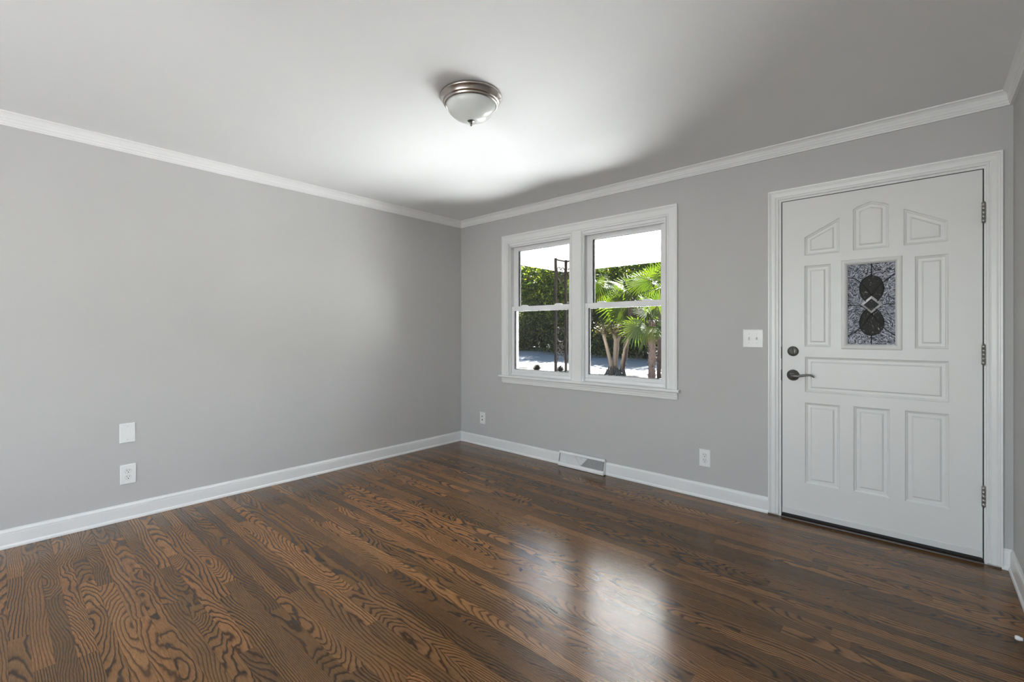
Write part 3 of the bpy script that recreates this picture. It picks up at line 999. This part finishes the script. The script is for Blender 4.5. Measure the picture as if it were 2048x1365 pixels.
k = 0
xx = 0.006
while xx < HW - 0.010:
    tb = T1
    ta = T0
    if xx < TRI: tb = T0 + (T1 - T0) * xx / TRI
    if tb - ta > 0.05:
        fin(-xx, ta, tb, 0.62); fin(xx, ta, tb, -0.62)
    xx += 0.0076
b.build('louvre', M['enamel'], rg)
b = MB()
p0, p1, p2 = on_face(0, T0, 0.002), on_face(-TRI, T1, 0.002), on_face(TRI, T1, 0.002)
b.tube([p1, p0, p2], 0.0026, 6)
b.tube([on_face(-HW + 0.006, T1, 0.001), on_face(HW - 0.006, T1, 0.001)], 0.0018, 6)
b.tube([on_face(-HW + 0.006, T0, 0.001), on_face(HW - 0.006, T0, 0.001)], 0.0018, 6)
tri_ = b.build('triangle_frame', M['enamel'], rg)
b = MB()
yy = 1
for k in range(1, 11):
    t = T0 + (T1 - T0) * k / 11
    hw_ = TRI * k / 11 - 0.004
    if hw_ < 0.003: continue
    b.bar(on_face(-hw_, t, -0.003), on_face(hw_, t, -0.003), 0.0014, 0.006)
b.build('triangle_slats', M['enamel'], tri_)
b = MB()
b.bar(on_face(0.0, 0.62, -0.002), on_face(0.0, 0.80, 0.006), 0.006, 0.003)
b.build('damper_lever', M['enamel'], rg, bevel=0.0008)

# ------------------------------------------------------------------ door stop on the right baseboard
ds = empty('door_stop', (ROOM_W - 0.0125, -0.845, 0.050), 'spring door stop with white tip on the right baseboard', 'door stop')
b = MB()
b.lathe([(0.0, 0.004), (0.009, 0.003), (0.010, 0.0)], 16, Matrix.Rotation(-PI / 2, 4, 'Y'))
b.build('base', M['nickel'], ds)
b = MB()
pts = []
for k in range(0, 140):
    a = k * 0.7
    pts.append((-0.003 - 0.052 * k / 139, 0.0042 * math.cos(a), 0.0042 * math.sin(a)))
b.tube(pts, 0.0011, 5)
b.build('spring', M['nickel'], ds)
b = MB()
b.lathe([(0.0, 0.0725), (0.006, 0.072), (0.0085, 0.068), (0.0085, 0.060), (0.0065, 0.056), (0.006, 0.052), (0.0, 0.052)], 18, Matrix.Rotation(-PI / 2, 4, 'Y'))
b.build('tip', simple('white_rubber', (0.82, 0.82, 0.82), 0.45), ds)

# ------------------------------------------------------------------ outdoors
GZ = -0.40
FWD = Vector((-math.sin(YAW), math.cos(YAW), 0)); RGT = Vector((math.cos(YAW), math.sin(YAW), 0))


def spot(px, depth, z=GZ):
    """place on the lot: sideways offset and distance from where the photographer stood"""
    p = CAM + FWD * depth + RGT * ((px - 1024) / F_PX * depth)
    return Vector((p.x, p.y, z))


b = MB(); b.box((-60, WALL_T, GZ - 0.2), (60, 90, GZ))
tag(b.build('yard', M['ground']), 'pale yard strewn with dry leaves outside the window', 'ground', kind='structure')
b = MB(); b.box((-10, 2.16, GZ), (8.5, 9.0, GZ + 0.03)); b.box((-10, WALL_T, GZ), (-0.2, 2.16, GZ + 0.03))  # unseen pale slabs added to bounce sunlight up through the window
tag(b.build('bounce_slab', M['concrete']), 'pale concrete patio added in front of the porch to throw light indoors, unseen below the sill', 'reflector', kind='structure')
A, B = spot(900, 46), spot(1998, 13.1)
C, D = spot(2018, 11), spot(900, 24)
b = MB()
b.prism([(p.x, p.y) for p in (A, B, C, D)], lambda a, c, t: (a, c, t), GZ - 0.05, GZ + 0.012)
tag(b.build('driveway', M['asphalt']), 'pale paved road crossing behind the palms', 'road', kind='structure')
PY, PZB, PZT = 2.0, 2.086, 2.243
b = MB(); b.box((-0.2, WALL_T, GZ), (5.6, 2.16, -0.12))
tag(b.build('porch_floor', M['concrete']), 'concrete porch floor outside the window', 'porch floor', kind='structure')
b = MB(); b.box((-0.02, WALL_T, PZT), (5.6, PY + 0.02, PZT + 0.05))
tag(b.build('porch_ceiling', M['porchwhite']), 'white flat porch ceiling seen through the window', 'porch ceiling', kind='structure')
b = MB(); b.box((-0.14, PY, PZB), (5.6, PY + 0.14, PZT + 0.05))
b.box((-0.14, PY - 0.03, PZT - 0.018), (5.6, PY, PZT))
tag(b.build('porch_beam', M['porchwhite']), 'white beam along the front of the porch', 'beam', kind='structure')
b = MB(); b.box((-0.14, WALL_T, PZB), (0.0, PY, PZT + 0.05))
b.box((0.0, WALL_T, PZT - 0.018), (0.03, PY - 0.03, PZT))
for z_ in (2.12, 2.16, 2.20): b.box((0.0, WALL_T, z_), (0.004, PY, z_ + 0.003))
tag(b.build('porch_side_beam', M['porchwhite']), 'white beam along the side end of the porch', 'beam', kind='structure')
b = MB(); b.box((-0.7, -0.2, PZT + 0.22), (5.6, PY + 0.6, PZT + 0.30))
tag(b.build('porch_roof', M['porchwhite']), 'flat porch roof above the porch ceiling', 'roof', kind='structure')
hook = MB()
hook.tube([(1.52, PY - 0.002, 2.19), (1.52, PY - 0.02, 2.19), (1.52, PY - 0.028, 2.178), (1.52, PY - 0.022, 2.166)], 0.003, 6)
tag(hook.build('hook', M['steel']), 'tiny metal hook screwed into the front porch beam', 'hook')

def bed_mat():
    m, nt, p, out = new_mat('mulch_pebbles_and_shade')
    tc = nt.nodes.new('ShaderNodeTexCoord')
    n1 = nt.nodes.new('ShaderNodeTexVoronoi'); n1.inputs['Scale'].default_value = 5
    n2 = nt.nodes.new('ShaderNodeTexNoise'); n2.inputs['Scale'].default_value = 2.2; n2.inputs['Detail'].default_value = 5
    nt.links.new(tc.outputs['Object'], n1.inputs['Vector']); nt.links.new(tc.outputs['Object'], n2.inputs['Vector'])
    sp = nt.nodes.new('ShaderNodeSeparateColor'); nt.links.new(n1.outputs['Color'], sp.inputs[0])
    ad = nt.nodes.new('ShaderNodeMath'); ad.operation = 'ADD'
    nt.links.new(sp.outputs[0], ad.inputs[0]); nt.links.new(n2.outputs['Fac'], ad.inputs[1])
    r1 = nt.nodes.new('ShaderNodeValToRGB')
    e = r1.color_ramp.elements
    e[0].position, e[0].color = 0.45, (0.004, 0.0035, 0.003, 1)
    e[1].position, e[1].color = 1.0, (0.05, 0.044, 0.038, 1)
    q = e.new(0.8); q.color = (0.011, 0.0095, 0.008, 1)
    nt.links.new(ad.outputs[0], r1.inputs[0]); nt.links.new(r1.outputs[0], p.inputs['Base Color'])
    p.inputs['Roughness'].default_value = 0.95
    p.inputs['Specular IOR Level'].default_value = 0.1
    return m


M['bed'] = bed_mat()
for nm, lb, quad in (('planting_bed', 'speckled mulch and pebble bed under the palms and crape myrtle', ((1168, 13), (1168, 18.3), (1420, 16.4), (1420, 11))),
                     ('shade_patch', 'dark patch standing in for shade in front of the hedge, left window', ((1015, 20.0), (1015, 22.6), (1105, 21.6), (1080, 19.8)))):  # second one is a dark sheet laid in place of ground shade
    b = MB()
    b.prism([(p.x, p.y) for p in (spot(*q) for q in quad)], lambda a, c, t: (a, c, t), GZ - 0.05, GZ + 0.02)
    tag(b.build(nm, M['bed']), lb, 'ground', kind='structure')

# iron corner column
ic = empty('porch_column', (0.02, PY - 0.02, -0.12), 'brown wrought iron corner column with scrolls at the porch corner', 'column')
H = PZT - 0.018 + 0.12
P = [(0.0, 0.0), (0.0, -0.245), (0.245, 0.0)]
for px_, py_ in P:
    b = MB(); b.box((px_ - 0.014, py_ - 0.014, 0), (px_ + 0.014, py_ + 0.014, H)); b.build('post', M['iron'], ic)


def scroll(cx, cz, r, a0, turns, sgn):
    """spiral from radius r inwards"""
    out = []
    n = 26
    for k in range(n + 1):
        t = k / n
        a = a0 + sgn * turns * 2 * PI * t
        q = r * (1 - 0.72 * t)
        out.append((cx + q * math.cos(a), cz + q * math.sin(a)))
    return out


def scrolls(fn, b):
    def put(pts, r=0.0075): b.tube([fn(a, c) for a, c in pts], r, 6)
    c0, hw = 0.1225, 0.108
    put([(0.014, H - 0.02), (0.231, H - 0.02)], 0.010)
    put([(0.014, 0.06), (0.231, 0.06)], 0.008)
    for zc in (H - 0.16,):
        put(scroll(c0 - 0.052, zc, 0.050, 0, 1.15, 1)); put(scroll(c0 + 0.052, zc, 0.050, PI, 1.15, -1))
        put([(c0, zc), (c0 - 0.004, zc - 0.10), (c0, zc - 0.22)]); put([(c0 - 0.10, zc - 0.02), (c0 - 0.06, zc - 0.10), (c0, zc - 0.17)]); put([(c0 + 0.10, zc - 0.02), (c0 + 0.06, zc - 0.10), (c0, zc - 0.17)])
    zc = 1.30
    while zc > 0.2:
        big = zc
        ring = [(c0 + 0.10 * math.cos(a), big - 0.02 + 0.10 * math.sin(a)) for a in [PI + PI * k / 16 for k in range(17)]]
        put(ring)
        put(scroll(c0 - 0.06, big + 0.05, 0.045, -PI / 2, 1.1, -1)); put(scroll(c0 + 0.06, big + 0.05, 0.045, -PI / 2, 1.1, 1))
        put([(c0 + 0.10 * math.cos(a), big - 0.42 + 0.10 * math.sin(a)) for a in [PI * k / 16 for k in range(17)]])
        for dz in (-0.18, -0.26):
            for sx_ in (-1, 1):
                put(scroll(c0 + sx_ * 0.045, big + dz, 0.040, PI / 2, 1.1, sx_))
        zc -= 0.62


b = MB(); scrolls(lambda a, c: (0, -a, c), b); b.build('scroll_panel', M['iron'], ic)
b = MB(); scrolls(lambda a, c: (a, 0, c), b); b.build('scroll_panel', M['iron'], ic)


# ---- plants
def leaf_cloud(n, shape, size, seed, droop=0.3):
    """n separate leaf blades (folded quads) inside shape(rng) -> point"""
    r = random.Random(seed)
    b = MB()
    for _ in range(n):
        c = shape(r)
        th, ph = r.uniform(0, 2 * PI), r.uniform(-0.9, 0.5)
        d = Vector((math.cos(th) * math.cos(ph), math.sin(th) * math.cos(ph), math.sin(ph) - droop)).normalized()
        s_ = d.cross(Vector((r.gauss(0, 0.4), r.gauss(0, 0.4), 1))).normalized()
        l = size * r.uniform(0.6, 1.3)
        w = l * r.uniform(0.22, 0.34)
        nrm = d.cross(s_) * w * 0.25
        b.add([c, c + d * l * 0.5 + s_ * w + nrm, c + d * l, c + d * l * 0.5 - s_ * w + nrm], [(0, 1, 2), (0, 2, 3)])
    return b


def crown_shape(rx, rz, zc, lumps=9, seed=1):
    q = random.Random(seed)
    cs = []
    for _ in range(lumps):
        a = q.uniform(0, 2 * PI); rr = q.uniform(0, 0.75) * rx
        cs.append((rr * math.cos(a), rr * math.sin(a), zc + q.uniform(-0.8, 0.8) * rz, q.uniform(0.35, 0.6)))

    def f(r):
        cx, cy, cz, k = r.choice(cs)
        while True:
            v = Vector((r.uniform(-1, 1), r.uniform(-1, 1), r.uniform(-1, 1)))
            if 0.25 < v.length < 1: break
        return Vector((cx + v.x * rx * k, cy + v.y * rx * k, cz + v.z * rz * k * 1.1))
    return f


def copy_tree(o, parent=None):
    c = o.copy()
    COL.objects.link(c)
    if parent is not None: c.parent = parent
    for ch in o.children: copy_tree(ch, c)
    return c


def make_tree(seed, n, rx, rz, zc, h):
    t = empty('evergreen_tree', (0, 0, 0))
    leaf_cloud(n, crown_shape(rx, rz, zc, 12, seed), 0.25, seed).build('foliage', M['leaf'], t, recalc=False)
    b = MB()
    r = random.Random(seed)
    b.tube([(0, 0, -0.1), (0.08, 0.03, 1.2), (-0.05, 0.1, 2.8), (0.05, 0, h)], [0.20, 0.16, 0.13, 0.06], 9)
    for k in range(4):
        a = r.uniform(0, 2 * PI)
        b.tube([(0, 0.05, 1.8 + k * 0.6), (math.cos(a) * 0.9, math.sin(a) * 0.9, 2.9 + k * 0.7), (math.cos(a) * 1.5, math.sin(a) * 1.5, 3.5 + k * 0.8)], [0.09, 0.06, 0.03], 6)
    b.build('trunk', M['bark'], t)
    return t


kinds = [make_tree(11, 6500, 2.9, 3.4, 4.9, 7), make_tree(23, 6500, 3.2, 3.8, 5.4, 8), make_tree(37, 5500, 2.6, 3.0, 4.4, 6.5)]
# (place sideways as a column of the photograph, distance, kind, turn, scale, label)
tl = [(1012, 45, 0, 0.3, 1.1, 'leafy evergreen hidden left of the left window sash'),
      (1052, 42.5, 1, 1.9, 1.1, 'leafy evergreen at the left edge of the left window view'),
      (1086, 41, 2, 0.9, 1.15, 'leafy evergreen in the middle of the left window view'),
      (1120, 39, 0, 2.2, 1.1, 'leafy evergreen behind the iron porch column'),
      (1162, 36, 1, 3.4, 1.05, 'leafy evergreen behind the window mullion'),
      (1205, 34, 2, 5.1, 1.1, 'leafy evergreen far behind the left palm in the right window'),
      (1246, 31.5, 0, 4.0, 1.05, 'leafy evergreen far behind the pale crape myrtle'),
      (1290, 29.5, 1, 0.2, 1.0, 'leafy evergreen far behind the bright central palm'),
      (1340, 28, 2, 2.9, 1.0, 'leafy evergreen at the right edge of the right window view'),
      (1395, 27, 0, 1.2, 1.0, 'leafy evergreen hidden right of the right window sash'),
      (1468, 25.5, 1, 2.0, 1.0, 'leafy evergreen just right of what the right window shows'),
      (1556, 24, 2, 4.2, 1.0, 'second leafy evergreen right of what the right window shows'),
      (1656, 22.5, 0, 0.5, 1.0, 'third leafy evergreen right of what the right window shows'),
      (1776, 21, 1, 5.0, 1.0, 'fourth leafy evergreen right of what the right window shows'),
      (1920, 20, 2, 1.4, 1.0, 'fifth leafy evergreen right of what the right window shows, beyond the door'),
      (1070, 50, 1, 4.4, 1.5, 'tall evergreen in the back row of the left window view'),
      (1140, 47, 0, 5.5, 1.5, 'tall evergreen in the back row behind the mullion'),
      (1225, 42, 1, 0.7, 1.5, 'tall evergreen in the back row behind the crape myrtle'),
      (1310, 39, 0, 3.0, 1.5, 'tall evergreen in the back row at right')]
seen = set()
for px, dep, k, a, sc, lb in tl:
    o = kinds[k] if k not in seen else copy_tree(kinds[k])
    seen.add(k)
    o.location = spot(px, dep); o.rotation_euler = (0, 0, a); o.scale = (sc, sc, sc)
    tag(o, lb, 'tree', 'evergreen trees beyond the road')


def make_shrub(seed):
    t = empty('hedge_shrub', (0, 0, 0))
    leaf_cloud(4200, crown_shape(2.1, 1.35, 1.35, 12, seed), 0.17, seed).build('foliage', M['hedge'], t, recalc=False)
    b = MB()
    r = random.Random(seed)
    for k in range(5):
        a = r.uniform(0, 2 * PI)
        b.tube([(0.15 * math.cos(a), 0.15 * math.sin(a), -0.1), (0.5 * math.cos(a), 0.5 * math.sin(a), 1.0), (0.8 * math.cos(a), 0.8 * math.sin(a), 2.0)], [0.05, 0.035, 0.015], 6)
    b.build('stem', M['bark'], t)
    return t


hk = [make_shrub(5), make_shrub(9)]
hl = [(1030, 42, 'dark hedge shrub at the far left of the left window view'), (1058, 40.3, 'dark hedge shrub under the trees in the left window, left of centre'), (1085, 39, 'dark hedge shrub under the trees in the centre of the left window'),
      (1112, 37, 'dark hedge shrub beyond the iron porch column'), (1142, 35, 'dark hedge shrub behind the window mullion'), (1172, 32.8, 'dark hedge shrub at the left edge of the right window'), (1200, 31.2, 'dark hedge shrub left of the crape myrtle trunks'),
      (1228, 29.8, 'dark hedge shrub straight behind the crape myrtle'), (1258, 28.4, 'dark hedge shrub between crape myrtle and right palm trunks'), (1290, 27.2, 'dark hedge shrub just left of the right palm trunks'),
      (1040, 47, 'dark hedge shrub in the back row at far left of the left window'), (1078, 45, 'dark hedge shrub in the back row left of the porch column'), (1122, 43, 'dark hedge shrub in the back row behind the porch column'), (1185, 38, 'dark hedge shrub in the back row at left of the right window'), (1215, 36.5, 'dark hedge shrub in the back row behind the crape myrtle'), (1275, 33, 'dark hedge shrub in the back row behind the bright central palm'),
      (1325, 26, 'dark hedge shrub behind the right palm trunks'), (1365, 25, 'dark hedge shrub hidden right of the window'),
      (1415, 24, 'dark hedge shrub second to the right of what the window shows'), (1475, 22.8, 'dark hedge shrub third to the right of what the window shows'), (1545, 21.5, 'dark hedge shrub fourth to the right of what the window shows'),
      (1625, 20.2, 'dark hedge shrub fifth to the right of what the window shows'), (1720, 19, 'dark hedge shrub sixth to the right of what the window shows')]
for i, (px, dep, lb) in enumerate(hl):
    o = hk[i] if i < 2 else copy_tree(hk[i % 2])
    o.location = spot(px, dep); o.rotation_euler = (0, 0, i * 1.3)
    o.scale = (1.05, 1.05, 0.95 + 0.12 * (i % 3)) if dep < 33 or i < 7 else (1.5, 1.5, 1.5)
    tag(o, lb, 'shrub', 'hedge shrubs beyond the road')


def frond(root, d, length, R, n=26, spread=2.5, droop=0.35, seed=0, face=None):
    """petiole + fan of narrow folded blades; one mesh"""
    r = random.Random(seed)
    b = MB()
    d = Vector(d).normalized()
    hub = Vector(root) + d * length
    mid = Vector(root) + d * length * 0.5 + Vector((0, 0, 0.05))
    b.tube([root, mid, hub], [0.016, 0.012, 0.008], 5)
    side = d.cross(Vector((0, 0, 1)))
    side = side.normalized() if side.length > 0.05 else Vector((1, 0, 0))
    nrm = side.cross(d).normalized()
    if face is not None:                 # blade turned to look along a given direction
        side = d.cross(Vector(face)).normalized()
    else:                                # petioles twist, so the fans stand at all angles
        ro = r.uniform(-1.3, 1.3)
        side = (side * math.cos(ro) + nrm * math.sin(ro)).normalized()
    nrm = side.cross(d).normalized()
    for k in range(n):
        a = -spread + 2 * spread * k / (n - 1)
        e = (d * math.cos(a) + side * math.sin(a)).normalized()
        L = R * (1 - 0.22 * (abs(a) / spread) ** 2) * r.uniform(0.93, 1.05)
        w = R * 2 * spread / n * 0.2
        t = nrm.cross(e).normalized()
        p1 = hub + e * L * 0.5 - Vector((0, 0, 0.04 * R))
        p2 = hub + e * L * (0.93) - Vector((0, 0, droop * R * r.uniform(0.6, 1.3)))
        fold = nrm * w * 0.35
        b.add([hub, p1 + t * w - fold, p1 + fold * 0.4, p1 - t * w - fold, p2], [(0, 1, 2), (0, 2, 3), (1, 4, 2), (2, 4, 3)])
    return b


def palm(px, depth, hub_py, r_trunk, R, n, seed, label, base_px=None, dry=2, pet=0.55, extra=()):
    """fan palm whose crown sits at image height hub_py for the given distance"""
    base = spot(base_px or px, depth)
    top = spot(px, depth)
    zt = CAM.z + (HOR - hub_py) / F_PX * depth
    t = empty('fan_palm', base, label, 'palm tree', 'fan palms in the yard')
    dv = Vector((top.x - base.x, top.y - base.y, zt - GZ))
    r = random.Random(seed)
    b = MB()
    pts = [dv * k / 14 for k in range(15)]
    b.tube([p + Vector((r.gauss(0, .006), r.gauss(0, .006), 0)) for p in pts], [r_trunk * r.uniform(0.88, 1.12) for _ in pts], 12)
    for k in range(150):      # old leaf bases and fibres standing off the trunk
        z_ = r.uniform(0.05, 0.98)
        a = r.uniform(0, 2 * PI)
        c = dv * z_ + Vector((math.cos(a), math.sin(a), 0)) * r_trunk * 0.85
        o_ = Vector((math.cos(a), math.sin(a), r.uniform(0.8, 2.2))).normalized() * r.uniform(0.06, 0.13)
        b.tube([c, c + o_], [0.014, 0.004], 4)
    b.build('trunk', M['palmtrunk'], t)
    for k in range(n):
        a = 2 * PI * k * 0.381966
        el = math.radians(r.uniform(-35, 75) if k % 3 else r.uniform(-55, 10))
        d = (math.cos(a) * math.cos(el), math.sin(a) * math.cos(el), math.sin(el))
        frond(dv, d, pet * r.uniform(0.8, 1.2), R * r.uniform(0.85, 1.15), 26, r.uniform(1.9, 2.6), r.uniform(0.05, 0.4), seed * 50 + k).build('frond', M['palm'], t, recalc=False)
    for k, (hx, hy, rad) in enumerate(extra):     # the big fans that face the house
        h = spot(hx, depth - 0.5, 0)
        h.z = CAM.z + (HOR - hy) / F_PX * (depth - 0.5)
        v = h - base - dv
        frond(dv, v, v.length, rad, 30, 2.35, 0.12, seed * 50 + 80 + k, face=FWD + Vector((0.15, 0, 0.25))).build('frond', M['palm'], t, recalc=False)
    for k in range(dry):
        a = 2 * PI * k / max(1, dry) + seed
        d = (math.cos(a) * 0.5, math.sin(a) * 0.5, -0.85)
        frond(dv, d, pet * 0.6, R * 0.8, 18, 1.2, 0.3, seed * 50 + 40 + k).build('dry_frond', M['palmdry'], t, recalc=False)
    return t


palm(1266, 17.8, 600, 0.095, 0.95, 13, 3, 'bright green fan palm whose trunk stands right behind the crape myrtle', base_px=1244,
     extra=((1280, 570, 0.86), (1247, 634, 0.85), (1270, 652, 0.60), (1306, 556, 0.80), (1294, 590, 0.62)))
palm(1305, 13.4, 640, 0.098, 0.62, 10, 8, 'short fan palm with the thicker trunk at the right of the window', base_px=1303, pet=0.42, extra=((1312, 655, 0.55),))
palm(1322, 15.6, 575, 0.07, 0.75, 12, 14, 'fan palm with the thin trunk at the right edge of the window', base_px=1318)
palm(1184, 20.5, 560, 0.10, 0.85, 13, 21, 'fan palm with hanging brown fronds at the left edge of the right window', base_px=1172, dry=5)

# crape myrtle
base = spot(1229, 16.6)
cm = empty('crape_myrtle', base, 'pale multi trunk crape myrtle cut back to leafy knuckles', 'tree')


def off(px, py, dd=0.0):
    p = spot(px, 16.6 + dd, 0)
    p.z = CAM.z + (HOR - py) / F_PX * (16.6 + dd)
    return p - base


limbs = [[(1224, 750, 0), (1221, 725, 0), (1215, 700, 0), (1211, 684, 0), (1207, 668, 0)],
         [(1228, 750, .1), (1229, 720, .1), (1230, 700, .15), (1231, 682, .15), (1228, 668, .2)],
         [(1230, 750, .2), (1232, 720, .25), (1235, 700, .3), (1236, 684, .3), (1240, 670, .4)],
         [(1240, 750, .1), (1245, 722, -.1), (1249, 698, -.15), (1255, 684, -.2), (1261, 672, -.3)]]
for i, lm in enumerate(limbs):
    b = MB()
    pts = [off(*q) for q in lm]
    b.tube(pts, [0.085, 0.068, 0.062, 0.058, 0.066] if i < 3 else [0.05, 0.045, 0.04, 0.036, 0.03], 9)
    r = random.Random(i)
    for k in range(9):
        e = pts[-1] + Vector((r.gauss(0, .16), r.gauss(0, .16), r.uniform(.1, .38)))
        b.tube([pts[-1], e], [0.02, 0.006], 5)
    b.build('limb', M['myrtlebark'], cm)
    tip = pts[-1] + Vector((0, 0, .12))
    leaf_cloud(240, lambda q, tip=tip: tip + Vector((q.gauss(0, .17), q.gauss(0, .17), q.gauss(0.08, .13))), 0.10, 60 + i).build('foliage', M['sprout'], cm, recalc=False)
b = MB()
r = random.Random(4)
for k in range(60):
    a = r.uniform(0, 2 * PI); q = r.uniform(0.05, 0.42)
    c = Vector((math.cos(a) * q, math.sin(a) * q, 0))
    b.tube([c + Vector((0, 0, -.02)), c * 0.6 + Vector((r.gauss(0, .05), r.gauss(0, .05), r.uniform(.1, .36)))], [0.05, 0.015], 5)
b.build('root_flare', M['bark'], cm)

# dry grass tufts near the porch column
for i, (px, dep, lb) in enumerate([(1072, 18.4, 'round dry grass tuft left of the porch column'), (1119, 18.0, 'round dry grass tuft showing between the porch column posts')]):
    r = random.Random(70 + i)
    b = MB()
    for k in range(420):
        a = r.uniform(0, 2 * PI); el = r.uniform(0.15, 1.5)
        d = Vector((math.cos(a) * math.cos(el), math.sin(a) * math.cos(el), math.sin(el)))
        L = r.uniform(0.26, 0.42)
        s_ = d.cross(Vector((0.3, 0.2, 1))).normalized() * 0.006
        p1 = d * L * 0.6; p2 = d * L - Vector((0, 0, 0.05))
        b.add([-s_, s_, p1 + s_, p1 - s_, p2], [(0, 1, 2, 3), (3, 2, 4)])
    o = b.build('grass_tuft', M['tuft'], None, recalc=False)
    o.location = spot(px, dep)
    tag(o, lb, 'grass tuft', 'dry grass tufts in the yard')
